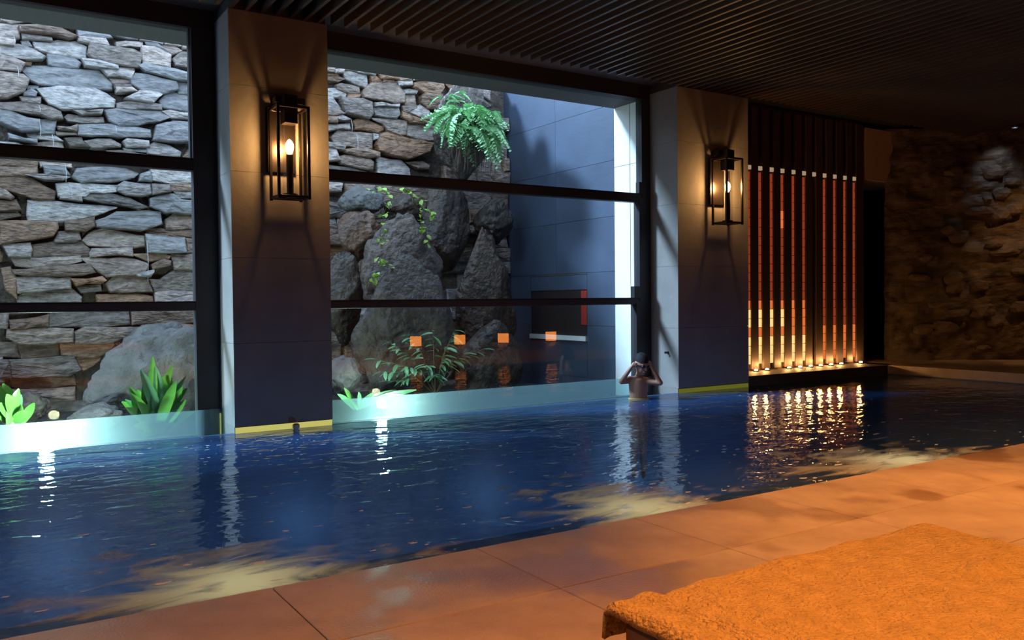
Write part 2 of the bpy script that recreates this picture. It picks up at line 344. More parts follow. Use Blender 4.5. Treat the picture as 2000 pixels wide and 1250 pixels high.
# ---- windows
def window(n, x0, x1, right_steps):
    e = empty('window_%d' % n, ((x0 + x1) / 2, WIN_Y, 0)); tag(e, 'large dark framed window %s' % ('at the left edge' if n == 1 else 'between the two pillars, behind the boulders'), kind='structure')
    y0, y1 = WIN_Y - 0.05, WIN_Y + 0.05
    zt = 3.36
    box('frame_jamb', x0, x0 + 0.16, y0, y1, -0.14, zt, M_FRAME, e)
    if right_steps:
        for a, b, wd in ((-0.14, 1.03, 0.22), (1.03, 2.22, 0.17), (2.22, zt, 0.13)): box('frame_jamb', x1 - wd, x1, y0, y1, a, b, M_FRAME, e)
    else: box('frame_jamb', x1 - 0.19, x1, y0, y1, -0.14, zt, M_FRAME, e)
    xa, xb = x0 + 0.16, x1 - (0.13 if right_steps else 0.19)
    for z0, z1 in ((2.165, 2.262), (0.99, 1.062)):
        box('rail', xa, xb, y0 + 0.005, y1 - 0.01, z0, z1, M_FRAME, e, 0.004)
        box('rail_lip', xa, xb, y0 - 0.0, y0 + 0.03, z1, z1 + 0.008, M_FRAME, e)
    box('rail', xa, xb, y0 + 0.01, y1, -0.14, -0.06, M_FRAME, e)
    if right_steps:
        for z in (1.07, 2.27): box('latch', x1 - 0.26 if z < 2 else x1 - 0.18, x1 - 0.17 if z < 2 else x1 - 0.13, y0 - 0.01, y0 + 0.05, z, z + 0.13, M_FRAME, e)
    else:
        box('frame_bead', x1 - 0.205, x1 - 0.199, y0 + 0.04, y1, 2.262, zt, M_FRAME, e)
    for z0, z1 in ((-0.06, 0.99), (1.062, 2.165), (2.262, zt)):
        box('pane', xa, xb, WIN_Y - 0.003, WIN_Y + 0.003, z0, z1, M_GLASS, e)
    u = box('upstand', x0 + 0.0, x1 - 0.0, WIN_Y - 0.075, WIN_Y - 0.063, -0.14, 0.15, M_UPSTAND, e); u['label'] = 'low misted glass strip along the foot of the window'
    return e
window(1, -2.27, 1.80, False)
window(2, 2.63, 6.70, True)

# ---- outer return and slate wall
rt = box('wall_return', SLATE_X, SLATE_X + 0.35, 7.62, 8.04, -0.2, 3.37, M_RETURN); tag(rt, 'bright white wall return outside the window', kind='structure')
box('joint', SLATE_X - 0.002, SLATE_X + 0.01, 7.745, 7.752, -0.2, 3.37, M_CORE, rt)
box('joint', SLATE_X - 0.002, SLATE_X + 0.01, 7.62, 8.04, 2.655, 2.659, M_CORE, rt)
sw = box('wall_slate', SLATE_X + 0.02, SLATE_X + 0.05, 8.04, STONE_Y + 0.15, -0.25, 4.25, M_CORE); tag(sw, 'blue lit slate panel wall closing the courtyard', kind='structure')
zs = [-0.25, 0.05, 0.72, 1.396, 2.07, 2.75, 3.43, 4.25]; ys = [8.04, 9.268, 10.42, STONE_Y + 0.15]
NY0, NY1, NZ0, NZ1 = 8.60, 9.885, 0.53, 1.18
def slate(a, b, c, d): box('panel', SLATE_X, SLATE_X + 0.02, a + 0.002, b - 0.002, c + 0.002, d - 0.002, M_SLATE, sw)
for z0, z1 in zip(zs, zs[1:]):
    if z0 >= 1.39 or z1 <= 0.06:
        for a, b in zip(ys, ys[1:]): slate(a, b, z0, z1)
slate(8.04, NY0, 0.05, 0.72); slate(8.04, NY0, 0.72, 1.396); slate(NY1, 10.42, 0.05, 0.72); slate(NY1, 10.42, 0.72, 1.396); slate(10.42, STONE_Y + .15, .05, 1.396)
slate(NY0, NY1, 0.05, NZ0); slate(NY0, NY1, NZ1, 1.375)
box('slot', SLATE_X - 0.002, SLATE_X + 0.02, NY0, NY1, 1.377, 1.394, M_CORE, sw)
nb = box('niche_back', SLATE_X + 0.012, SLATE_X + 0.019, NY0, NY1, NZ0, NZ1, mat('niche_dark', (0.02, 0.012, 0.012), 0.5), sw); nb['label'] = 'dark recessed niche'
box('niche_sill', SLATE_X - 0.03, SLATE_X + 0.02, NY0, NY1, NZ0 - 0.01, NZ0 + 0.05, M_RETURN, sw)
box('niche_jamb', SLATE_X - 0.005, SLATE_X + 0.02, NY0, NY0 + 0.12, NZ0 + 0.2, NZ1 - 0.01, mat('niche_red', (0.30, 0.03, 0.02), 0.4), sw)

# ---- courtyard ground
gr = box('ground_courtyard', -4.2, SLATE_X, 7.62, STONE_Y + 0.15, -0.5, -0.12, M_SOIL); tag(gr, 'wet dark soil of the planted courtyard', kind='structure')

# ---- stone wall: individual stones
wall = box('wall_stone', -2.6, SLATE_X, STONE_Y + 0.055, STONE_Y + 0.5, -0.3, 4.2, M_MORTAR); tag(wall, 'rough dry stacked stone wall across the courtyard', kind='structure')
CROPS = {'A': (0, 20, 6.25), 'B': (180, 50, 6.25), 'C': (0, 200, 6.25), 'D': (180, 230, 6.25), 'E': (0, 390, 6.25), 'F': (180, 390, 6.25), 'G': (0, 580, 4.166), 'M': (635, 110, 5.208), 'N': (600, 0, 5.0)}
STONES = {
'A': [(15,60,350,90,375,130,150,150,20,110),(380,80,660,130,665,175,420,140),(690,135,890,170,890,210,760,190),(930,165,1250,205,1370,330,1250,330,960,305),(0,175,215,190,235,330,160,350,0,320),(0,335,180,370,170,430,0,410),(240,190,620,175,950,330,840,345,500,290,250,270),(270,275,630,330,630,360,280,335),(260,370,340,355,400,430,280,430),(410,370,620,380,700,360,850,375,920,370,1060,440,1050,570,850,550,620,510,430,450),(950,320,1280,345,1335,425,1100,400,960,370),(1100,410,1250,430,1625,490,1725,540,1695,690,1370,650,1150,600,1075,540),(0,430,230,430,400,470,560,560,500,590,200,580,0,530),(590,520,700,510,900,560,990,630,960,690,800,685,600,650,575,590),(1000,600,1200,625,1425,680,1430,720,1250,705,1050,670),(270,730,320,675,700,690,1200,735,1375,890,1370,960,1150,955,480,895,390,850),(0,770,270,800,350,860,290,990,100,1060,0,1050),(340,920,470,920,440,965,340,965),(290,1010,380,970,450,1010,430,1045,300,1035),(240,1060,490,1075,490,1140,270,1110),(450,960,750,935,1160,960,1300,1020,1400,1090,1390,1180,1000,1200,750,1195,600,1130),(240,600,390,620,380,660,260,650),(0,560,160,590,300,650,240,740,0,720)],
'B': [(210,60,330,50,560,110,560,160,430,150,260,110),(580,110,850,170,880,190,860,215,600,170),(890,165,1090,190,1090,240,890,210),(1100,195,1260,205,1260,285,1110,270),(300,190,420,180,620,200,615,260,310,240),(650,200,790,215,950,330,900,330,680,250),(800,220,1010,240,1110,300,980,340,860,280),(610,250,760,260,960,350,950,500,620,460,600,360),(990,400,1090,320,1280,340,1280,510,1020,480),(320,500,500,495,520,540,340,540),(570,500,640,480,1000,540,1290,600,1290,700,1000,650,650,570),(120,540,300,530,510,570,470,650,200,610),(220,650,460,660,470,700,270,700),(270,705,480,720,480,752,280,752),(290,760,480,765,540,805,300,800),(470,660,530,595,680,610,1020,690,1050,780,830,830,600,790,480,720),(1025,675,1270,695,1270,835,1060,810),(400,880,620,795,740,810,840,850,730,940,450,900),(820,910,900,840,1000,820,1300,845,1300,1045,1000,1010,850,990),(300,950,520,920,720,950,840,970,850,1025,480,1020,310,990),(150,1030,300,1010,560,1030,780,1050,940,1070,955,1120,820,1170,560,1205,330,1210,210,1150),(860,1050,960,1040,1280,1075,1280,1145,970,1120),(980,1140,1280,1152,1280,1200,990,1180)],
'C': [(0,10,350,0,620,60,740,110,770,200,640,200,480,160,200,110,0,80),(0,100,130,120,330,190,470,210,480,340,270,350,0,240),(500,220,690,210,660,370,480,380),(880,90,1250,100,1240,140,1000,140),(790,180,840,155,1250,190,1270,240,1000,240,830,220),(700,290,850,300,930,280,930,340,720,320),(680,355,930,365,930,390,700,385),(950,275,1345,275,1825,345,1845,430,1300,405,960,390),(330,370,650,400,770,460,640,460,360,420),(290,520,660,465,760,500,790,600,400,600),(800,440,1000,430,1010,470,1110,535,860,520),(1030,470,1355,455,1475,510,1465,545,1125,545),(110,400,440,455,440,485,120,440),(0,490,190,500,280,525,300,600,0,600),(0,660,200,680,470,700,450,770,0,760),(0,780,450,790,460,880,90,890,0,890),(480,690,870,730,880,780,500,770),(530,775,780,800,860,890,560,880),(310,880,560,885,850,915,760,935,550,930),(0,910,220,890,400,940,560,1030,670,1080,660,1170,420,1170,300,1130,0,1050),(0,1060,70,1080,160,1150,130,1180,0,1150),(690,1000,1150,1005,1425,1020,1415,1095,1100,1100,1050,1140,720,1130),(880,900,950,810,1125,800,1525,815,1690,870,1640,915,1500,950,1000,970),(730,1140,990,1150,990,1190,740,1170),(1010,1180,1100,1125,1325,1122,1575,1168,1810,1270,1690,1300,1425,1245,1120,1200)],
'D': [(790,100,900,70,1040,60,1290,95,1290,290,900,280,740,260),(380,290,430,265,680,290,690,350,420,345),(380,370,660,380,660,415,400,400),(670,360,770,315,940,350,1080,420,1060,470,860,460,680,430),(180,410,430,405,700,460,830,480,800,530,350,500),(1100,480,1180,400,1290,420,1290,510),(720,620,1280,645,1280,805,960,800,740,760),(580,760,600,690,700,660,720,770),(320,830,390,795,520,810,700,820,720,930,600,950,420,930,310,890),(730,820,930,830,940,900,740,930),(950,810,1280,830,1280,890,960,880),(1000,900,1280,905,1280,975,1050,970),(710,990,840,940,1000,935,1090,1000,1280,1015,1280,1165,900,1150,720,1080)],
'E': [(0,20,200,20,250,100,250,125,0,130),(0,150,200,130,260,190,0,240),(350,10,560,5,900,45,1250,70,1425,95,1300,150,1150,200,700,260,350,250,330,180),(0,270,350,270,700,290,710,350,650,440,400,480,0,530),(800,265,1140,225,1150,330,1050,380,810,370),(670,490,720,405,960,390,980,490,900,510,680,510),(1010,490,1100,400,1250,355,1450,390,1760,440,1770,560,1600,585,1300,570,1080,550),(40,560,360,550,385,620,370,690,110,690),(390,550,650,520,990,520,1100,600,1070,680,400,690),(1090,650,1130,605,1600,600,1620,680,1100,690),(130,710,600,700,980,685,1000,750,850,790,400,830,200,800),(150,860,550,820,780,810,1080,790,1160,890,1000,920,700,930,350,930,180,900),(200,960,420,950,850,960,860,1080,500,1110,220,1130),(870,970,1240,950,1290,985,1220,1020,930,1040),(940,1055,1220,1045,1240,1110,1000,1130),(220,1180,360,1115,880,1100,1000,1190,980,1290,230,1290),(0,600,30,660,30,740,0,750),(30,850,130,830,200,960,200,1200,80,1100),(1000,720,1480,710,1780,770,1810,800,1760,890,1300,930,1180,860)],
'F': [(30,260,300,160,500,150,830,165,850,300,600,370,300,350,60,320),(900,240,1020,175,1290,175,1290,350,910,350),(680,370,1290,360,1290,465,900,440,700,420),(660,440,1120,480,1140,640,900,650,680,640),(490,670,830,655,960,680,940,720,700,740),(970,680,1290,670,1290,850,1000,850),(720,790,860,725,950,750,950,800,750,840),(530,910,740,870,700,940,560,930),(170,1030,310,920,530,930,690,970,740,1110,500,1120,230,1120),(710,970,820,970,1000,860,1290,870,1290,1120,770,1110),(60,1160,400,1150,740,1180,760,1290,70,1290),(770,1140,850,1120,1290,1130,1290,1290,780,1290),(1150,480,1290,490,1290,650,1160,640)],
'G': [(80,190,390,155,390,240,90,260),(400,80,1040,70,1060,220,820,245,400,245),(1070,70,1600,70,1600,200,1500,210,1080,220),(60,270,590,265,590,365,160,380,60,330),(610,290,690,255,1130,250,1150,295,900,370,610,370),(0,380,130,380,160,490,0,480),(150,390,470,370,480,470,180,500),(490,375,780,375,930,385,900,440,780,490,500,470),(80,520,600,490,660,590,560,640,420,640,90,650),(620,500,820,500,760,560,680,600),(90,660,600,650,620,720,200,750,100,730),(100,760,600,740,600,830,200,860,100,820),(1150,230,1450,215,1600,230,1600,290,1180,290),(0,80,60,80,60,250,0,250),(0,520,70,520,80,650,0,650),(0,660,80,660,90,820,0,820)],
'M': [(0,75,200,100,190,130,0,105),(205,110,330,110,330,150,210,130),(335,120,520,150,510,190,340,160),(525,150,730,160,740,235,570,225),(740,190,890,200,880,245,745,235),(900,205,1030,215,1030,240,905,235),(1040,220,1190,225,1190,265,1040,240),(0,120,95,125,90,160,0,150),(100,130,190,130,180,160,105,160),(0,165,120,165,150,195,0,190),(0,200,130,200,200,230,130,255,0,235),(190,150,230,140,430,190,440,280,420,310,340,290,210,230),(460,205,520,200,580,250,480,250),(590,235,700,240,700,262,590,257),(730,245,890,250,890,290,750,290),(910,270,1000,245,1200,275,1210,320,1170,385,1000,360,910,310),(120,290,170,275,350,310,360,370,250,370,130,330),(0,330,110,320,230,370,220,420,0,410),(240,380,360,390,350,425,230,430),(370,380,480,270,720,275,805,380,790,470,700,475,390,420),(790,340,940,350,930,380,810,375),(820,400,920,390,930,490,820,485),(970,420,1010,380,1180,400,1200,500,1150,550,1040,530,970,470),(0,430,90,425,170,530,130,540,0,510),(0,530,120,540,190,590,80,600,0,590),(150,420,220,430,320,440,370,440,460,470,475,590,440,625,330,600,200,570),(490,480,740,490,740,520,500,505),(490,530,580,515,740,530,755,590,720,625,510,600,485,570),(780,510,930,505,860,560,870,590,790,560),(860,580,960,505,1050,560,1060,650,1010,640),(780,580,1050,670,1000,680,870,670,780,630),(0,610,110,620,110,670,0,660),(120,620,160,600,250,640,200,650,130,640),(300,660,380,620,600,710,600,750,540,770,320,730),(480,630,600,640,720,650,830,660,820,790,760,800,640,750,590,690),(835,690,1020,680,1150,720,1150,850,960,840,840,800),(0,690,240,690,250,740,140,740,0,760),(70,820,150,740,280,770,490,790,490,930,350,930,100,880),(500,790,550,795,550,835,500,835),(560,790,620,775,800,830,1100,880,1050,970,850,1040,700,1010,540,960,520,900),(0,880,190,920,180,950,0,920),(0,935,100,945,135,1050,0,1060),(190,950,400,950,540,980,540,1020,430,1025,200,980),(140,1030,200,1010,430,1030,490,1080,480,1150,290,1120,160,1090),(530,1050,560,1030,780,1060,860,1140,870,1240,700,1260,540,1230),(830,1080,1000,1070,1070,1110,1060,1140,950,1130),(0,1095,350,1150,480,1190,490,1260,0,1250),(0,1270,180,1290,170,1360,0,1350),(200,1300,500,1310,480,1370,220,1370)],
'N': [(1330,770,1610,800,1600,900,1420,880),(1640,820,1780,840,1770,980,1640,930),(1420,900,1590,915,1580,1010,1440,1020),(1600,930,1700,960,1790,1040,1600,1060)],
}
def stone_mesh(poly, depth, tilt, seed):
    """irregular ledge stone from an outline (x,z): rough edge, rounded arris, uneven face"""
    rnd = random.Random(seed)
    cx = sum(p[0] for p in poly) / len(poly); cz = sum(p[1] for p in poly) / len(poly)
    pts = []
    n = len(poly)
    for i in range(n):
        a, b = V(poly[i]), V(poly[(i + 1) % n]); d = (b - a).length
        k = max(1, min(4, int(d / 0.11)))
        for j in range(k):
            p = a.lerp(b, j / k); jit = 0.012 if j else 0.004
            pts.append(V((p.x - cx + rnd.uniform(-jit, jit), p.y - cz + rnd.uniform(-jit, jit))))
    w = max(p.x for p in pts) - min(p.x for p in pts); h = max(p.y for p in pts) - min(p.y for p in pts)
    ins = min(0.028, 0.2 * min(w, h))
    bm = bmesh.new(); rings = []
    ph = rnd.uniform(0, 50)
    for sc_, y in ((0.0, 0.14), (0.0, -depth + 0.03), (0.3, -depth + 0.010), (1.0, -depth)):
        ring = []
        for p in pts:
            ch = ins * (1.5 if p.y > 0 else 0.5)
            f = V((max(0.2, 1 - sc_ * ins * 1.2 / max(w, 0.02)), max(0.2, 1 - sc_ * ch * 2 / max(h, 0.02))))
            q = V((p.x * f.x * (1 + 0.022 / max(w, .05)), p.y * f.y * (1 + 0.034 / max(h, .04))))
            yy = y
            if sc_ > 0: yy += noise.noise(V((q.x * 5 + ph, q.y * 8, seed))) * 0.018 + tilt * q.y
            ring.append(bm.verts.new((q.x, yy, q.y)))
        rings.append(ring)
    N = len(pts)
    for a, b in zip(rings, rings[1:]):
        for k2 in range(N): bm.faces.new((a[k2], a[(k2 + 1) % N], b[(k2 + 1) % N], b[k2]))
    ring5 = [bm.verts.new((v.co.x * 0.5, v.co.y - 0.004 + noise.noise(V((v.co.x * 7 + ph, v.co.z * 9, seed + 3))) * 0.02, v.co.z * 0.5)) for v in rings[-1]]
    for k2 in range(N): bm.faces.new((rings[-1][k2], rings[-1][(k2 + 1) % N], ring5[(k2 + 1) % N], ring5[k2]))
    c = bm.verts.new((0, -depth + rnd.uniform(-0.012, 0.006), 0))
    for k2 in range(N): bm.faces.new((ring5[k2], ring5[(k2 + 1) % N], c))
    bmesh.ops.recalc_face_normals(bm, faces=bm.faces[:])
    return bm, cx, cz
placed = []
SLATY = {('A', 15), ('A', 17), ('C', 1), ('B', 16), ('F', 0), ('F', 3), ('C', 2), ('D', 0), ('B', 18)}
def put_stone(poly, mt, seed):
    rnd = random.Random(seed * 3 + 1)
    bm, cx, cz = stone_mesh(poly, rnd.uniform(0.03, 0.13), rnd.uniform(-0.05, 0.22), seed)
    o = obj('stone', bm, mt, wall); o.location = V((cx, STONE_Y, cz)) - wall.location
    xs = [p[0] for p in poly]; zz = [p[1] for p in poly]
    placed.append((min(xs), max(xs), min(zz), max(zz)))
sid = 0
for c, lst in STONES.items():
    ox, oy, s = CROPS[c]
    for i, fl_ in enumerate(lst):
        pts = [(ox + fl_[j] / s, oy + fl_[j + 1] / s) for j in range(0, len(fl_), 2)]
        pts = [(q.x, q.z) for q in (ony(px, py, STONE_Y - 0.06) for px, py in pts)]
        sid += 1
        if (c, i) in SLATY: mt = M_STS
        elif c in 'AB': mt = (M_STG, M_STG, M_STB, M_STG, M_STS)[sid % 5]
        elif c in 'CD': mt = (M_STG, M_STB, M_STB, M_STG, M_STS)[sid % 5]
        elif c in 'EF': mt = (M_STB, M_STB, M_STB, M_STG)[sid % 4]
        elif c == 'G': mt = M_STB
        else: mt = M_STB if sid % 3 else M_STG
        put_stone(pts, mt, sid)
# stones the photograph hides behind pillars and boulders: rough courses in the left-over areas
rnd = random.Random(5)
z = -0.25
while z < 4.16:
    h = rnd.uniform(0.13, 0.30); x = -2.6 + rnd.uniform(0, 0.3)
    while x < SLATE_X - 0.05:
        wd = min(rnd.uniform(0.4, 1.05), SLATE_X - x)
        xa, xb, za, zb = x + 0.012, x + wd - 0.012, z + 0.01, min(z + h - 0.01, 4.2)
        hit = any(a < xb - 0.05 and b > xa + 0.05 and c < zb - 0.03 and d > za + 0.03 for a, b, c, d in placed[:sid])
        if not hit and zb - za > 0.05:
            j = lambda: rnd.uniform(-0.02, 0.02)
            put_stone([(xa + j(), zb + j() * .6), ((xa + xb) / 2 + j(), zb + j()), (xb + j(), zb + j() * .6), (xb + j(), za + j() * .6), ((xa + xb) / 2, za + j()), (xa + j(), za)], M_STB if rnd.random() < 0.6 else M_STG, 1000 + len(placed))
        x += wd
    z += h
# thin water trickles running down the stone face
M_TRICK = mat('trickle', (0.6, 0.65, 0.7), 0.1)
for px, py, ln in ((27, 70, 18), (76, 205, 14), (77, 232, 40), (102, 262, 30), (127, 316, 40), (138, 365, 20), (225, 245, 14), (287, 470, 80), (34, 130, 20), (686, 233, 24), (697, 262, 30)):
    a, b = ony(px, py, STONE_Y - 0.14), ony(px + 2, py + ln, STONE_Y - 0.13)
    bm = bmesh.new(); tube(bm, [a - wall.location, (a + b) / 2 + V((0.008, 0, 0)) - wall.location, b - wall.location], [0.002, 0.0035, 0.0015], 5)
    obj('water_trickle', bm, M_TRICK, wall)

# ---------------------------------------------------------------- boulders
def boulder(px, py, wpx, hpx, Y, mt, label, seed, depth=None, rot=0.0, group='boulders in the courtyard', shape=None):
    c = ony(px, py, Y); k = (ony(px + 100, py, Y) - c).length / 100; kz = (ony(px, py - 100, Y) - c).z / 100
    rx, rz = wpx / 2 * k * 0.9, hpx / 2 * kz; ry = depth or min(rx, rz) * 0.9
    bm = bmesh.new(); bmesh.ops.create_icosphere(bm, subdivisions=5, radius=1)
    for v in bm.verts:
        d = v.co.normalized(); s = V((seed * 3.1, seed * 1.7, 0))
        r = 1 + 0.30 * noise.noise(d * 1.3 + s) + 0.14 * noise.noise(d * 3.1 + s) + 0.06 * noise.noise(d * 7 + s) - 0.07 * abs(noise.noise(d * 5 + s * 2)) + 0.03 * noise.noise(d * 13 + s) + 0.018 * noise.noise(d * 27 + s)
        # flattened facets as on split rock
        for q in range(7):
            nn = V((math.sin(seed * 5.3 + q * 2.4), math.cos(seed * 2.9 + q * 1.9), math.sin(seed + q * 3.7))).normalized()
            dd = d.dot(nn)
            if dd > 0.72: r = min(r, 0.80 / dd)
        v.co = d * r
        if shape: v.co = shape(v.co)
        v.co = V((v.co.x * rx, v.co.y * ry, v.co.z * rz))
    bmesh.ops.rotate(bm, verts=bm.verts[:], cent=(0, 0, 0), matrix=Matrix.Rotation(rot, 3, 'Y'))
    o = smooth(obj('boulder', bm, mt, None, c)); tag(o, label, 'boulder', group); return o
peak = lambda v: V((v.x * (1.0 - 0.20 * v.z), v.y, v.z))
B = 'boulders in the courtyard'
for args in (
    (908, 262, 120, 180, 10.08, M_BOULDER, 'dark upright boulder behind the fern at the top of the rock pile', 1, .22, 0, B),
    (706, 394, 92, 58, 10.12, M_BOULDERG, 'pale topped boulder at upper left of the rock pile', 2, .22, 0, B),
    (698, 460, 88, 96, 9.92, M_BOULDERB, 'brown wedge shaped boulder left in the rock pile', 3, .15, 0, B, lambda v: V((v.x * (1 + .4 * v.z), v.y, v.z))),
    (788, 408, 78, 66, 10.15, M_BOULDER, 'dark boulder framed by hanging vines', 4, .2, 0, B),
    (790, 525, 160, 190, 9.55, M_BOULDERB, 'large brown rounded boulder in the middle of the pile', 5, .2, 0, B, peak),
    (868, 450, 110, 180, 10.10, M_BOULDER, 'dark pitted boulder right of the vines', 6, .2, 0, B),
    (965, 430, 80, 84, 10.02, M_BOULDER, 'smaller round grey boulder near the slate wall', 7, .22, 0, B),
    (945, 610, 115, 320, 9.70, M_BOULDER, 'tall smooth grey boulder next to the slate wall', 8, .2, 0, B),
    (800, 665, 205, 310, 9.10, M_BOULDER, 'big front boulder with mossy peak behind the leafy shrub', 9, .24, 0, B, peak),
    (672, 580, 84, 180, 9.8, M_BOULDER, 'dark leaning boulder against the pillar side of the pile', 10, .16, 0, B),
    (668, 735, 80, 80, 8.75, M_BOULDERG, 'low pale rock at the foot of the pile beside the pillar', 11, .2, 0, B),
    (955, 715, 150, 160, 9.25, M_BOULDER, 'low dark boulder at the right foot of the pile', 12, .2, 0, B),
    (310, 740, 300, 200, 9.5, M_BOULDERG, 'big slanting grey slab behind the strap leaved plant', 14, .35, -.45, B),
    (185, 815, 110, 50, 8.8, M_BOULDERG, 'small wet rock at the foot of the slanting slab', 15, .2, 0, B),
    (40, 800, 120, 70, 9.2, M_BOULDER, 'dark low rock behind the plant at the left edge', 16, .2, 0, B)):
    boulder(*args)

# ---------------------------------------------------------------- plants
def leaf_poly(bm, base, dirv, up, L, W, n=5, droop=0.25, fold=0.25):
    """one leaf: a folded blade tapering to a point"""
    dirv = dirv.normalized(); side = dirv.cross(up).normalized(); up = side.cross(dirv).normalized()
    prev = None
    for i in range(n + 1):
        t = i / n; c = base + dirv * (L * t) - V((0, 0, 1)) * droop * L * t * t
        w = W * math.sin(math.pi * min(0.98, (t * 0.92 + 0.06))) ** 0.8 * 0.5
        cur = [bm.verts.new(c + side * w + up * w * fold), bm.verts.new(c), bm.verts.new(c - side * w + up * w * fold)]
        if prev:
            bm.faces.new((prev[0], prev[1], cur[1], cur[0])); bm.faces.new((prev[1], prev[2], cur[2], cur[1]))
        prev = cur
def frond_mesh(seed, L=0.5):
    rnd = random.Random(seed); bm = bmesh.new(); pts = []
    for i in range(19):
        t = i / 18; pts.append(V((L * t * (1 - 0.18 * t), 0.03 * math.sin(4 * t + seed), L * (0.46 * t - 1.25 * t * t))))
    tube(bm, pts, [0.003 * (1 - 0.7 * i / 18) for i in range(19)], 4)
    for i in range(2, 19):
        t = i / 18; wl_ = 0.13 * L / 0.5 * math.sin(math.pi * min(0.97, 0.15 + 0.85 * t)) ** 0.7 + 0.015
        tg = (pts[min(i + 1, 18)] - pts[i - 1]).normalized()
        for s in (-1, 1):
            d = (V((0, s, 0)) + tg * 0.55 + V((0, 0, rnd.uniform(-.3, .15)))).normalized()
            # each pinna carries small lobes
            for q in range(3):
                b = pts[i] + d * wl_ * q / 3
                leaf_poly(bm, b, (d + V((0, 0, rnd.uniform(-.45, .45))) + tg * rnd.uniform(-.4, .5)), V((0, 0, 1)), wl_ * 0.55, 0.042, 2, 0.2, 0.1)
    me = bpy.data.meshes.new('frond'); bm.to_mesh(me); bm.free(); return me
FR = [frond_mesh(s) for s in range(4)]
for f in FR: f.materials.append(M_FERN)
def fern(px, py, Y, n, size, label, seed, dirs=(0, 360), lift=(0.2, 0.9)):
    rnd = random.Random(seed); c = ony(px, py, Y); e = empty('fern', c); tag(e, label, 'fern', 'ferns on the boulders')
    for i in range(n):
        o = obj('frond', FR[i % 4], None, e)
        a = math.radians(rnd.uniform(*dirs)); s = size * rnd.uniform(0.6, 1.15)
        o.rotation_euler = (rnd.uniform(-.25, .25), -rnd.uniform(*lift) + 0.35, a); o.scale = (s, s, s)
        o.location = (rnd.uniform(-.26, .26) * size, rnd.uniform(-.08, .08), rnd.uniform(-.22, .2) * size)
    return e
big = fern(922, 240, 9.62, 78, 0.82, 'big bright green fern hanging from the top boulder', 1, (140, 395), (0.0, 1.1))
rnd = random.Random(3); bm = bmesh.new()
for i in range(60):
    x = rnd.uniform(-.28, .36); ln = rnd.uniform(.25, .6); y = rnd.uniform(-.1, .1)
    tube(bm, [V((x, y, -0.1)), V((x + rnd.uniform(-.03, .03), y - .02, -.1 - ln / 2)), V((x + rnd.uniform(-.05, .05), y, -.1 - ln))], [0.006, 0.005, 0.002], 4)
o = obj('root_mat', bm, mat('root_brown', (0.10, 0.06, 0.045), 0.8), big); o['kind'] = 'stuff'; o['label'] = 'brown hanging roots'
fern(880, 192, 9.95, 10, 0.36, 'small fern tuft growing above the big fern', 3, (160, 380), (0.4, 1.2))

def vine(pts, label, seed, Y=9.35, n=16):
    rnd = random.Random(seed); P = [ony(x, y, Y) for x, y in pts]; e = empty('creeping_vine', P[0]); tag(e, label, 'vine', 'creeping vines on the boulders')
    L = [p - P[0] for p in P]
    bm = bmesh.new(); tube(bm, L, 0.004, 5); st = obj('stem', bm, M_STEM, e)
    bm = bmesh.new(); leaf_poly(bm, V((0, 0, 0)), V((0, -1, 0.1)), V((0, 0, 1)), 0.075, 0.06, 3, 0.3, 0.1)
    me = bpy.data.meshes.new('leaf'); bm.to_mesh(me); bm.free(); me.materials.append(M_VINE)
    for i in range(n):
        t = i / (n - 1) * (len(L) - 1); k = min(int(t), len(L) - 2); p = L[k].lerp(L[k + 1], t - k)
        o = obj('leaf', me, None, st); o.location = p + V((rnd.uniform(-.04, .04), rnd.uniform(-.05, 0), rnd.uniform(-.03, .03)))
        o.rotation_euler = (rnd.uniform(-.3, 1.2), rnd.uniform(-.6, .6), rnd.uniform(-1.6, 1.6)); s = rnd.uniform(.5, 1.15); o.scale = (s, s, s)
vine([(722, 372), (748, 368), (760, 385), (750, 420), (742, 455), (745, 480)], 'yellow green vine hanging left of the dark boulder', 1, n=34)
vine([(780, 368), (800, 378), (820, 395), (822, 420), (822, 450), (835, 480)], 'yellow green vine hanging right of the dark boulder', 2, n=38)
vine([(825, 405), (840, 415), (848, 420)], 'short vine shoot branching beside the pitted boulder', 3, n=12)
vine([(735, 505), (745, 512), (760, 520)], 'short vine shoot over the front boulder', 4, Y=9.1, n=10)
vine([(722, 545), (727, 550), (735, 535)], 'mossy sprig on the left shoulder of the front boulder', 5, Y=8.9, n=12)

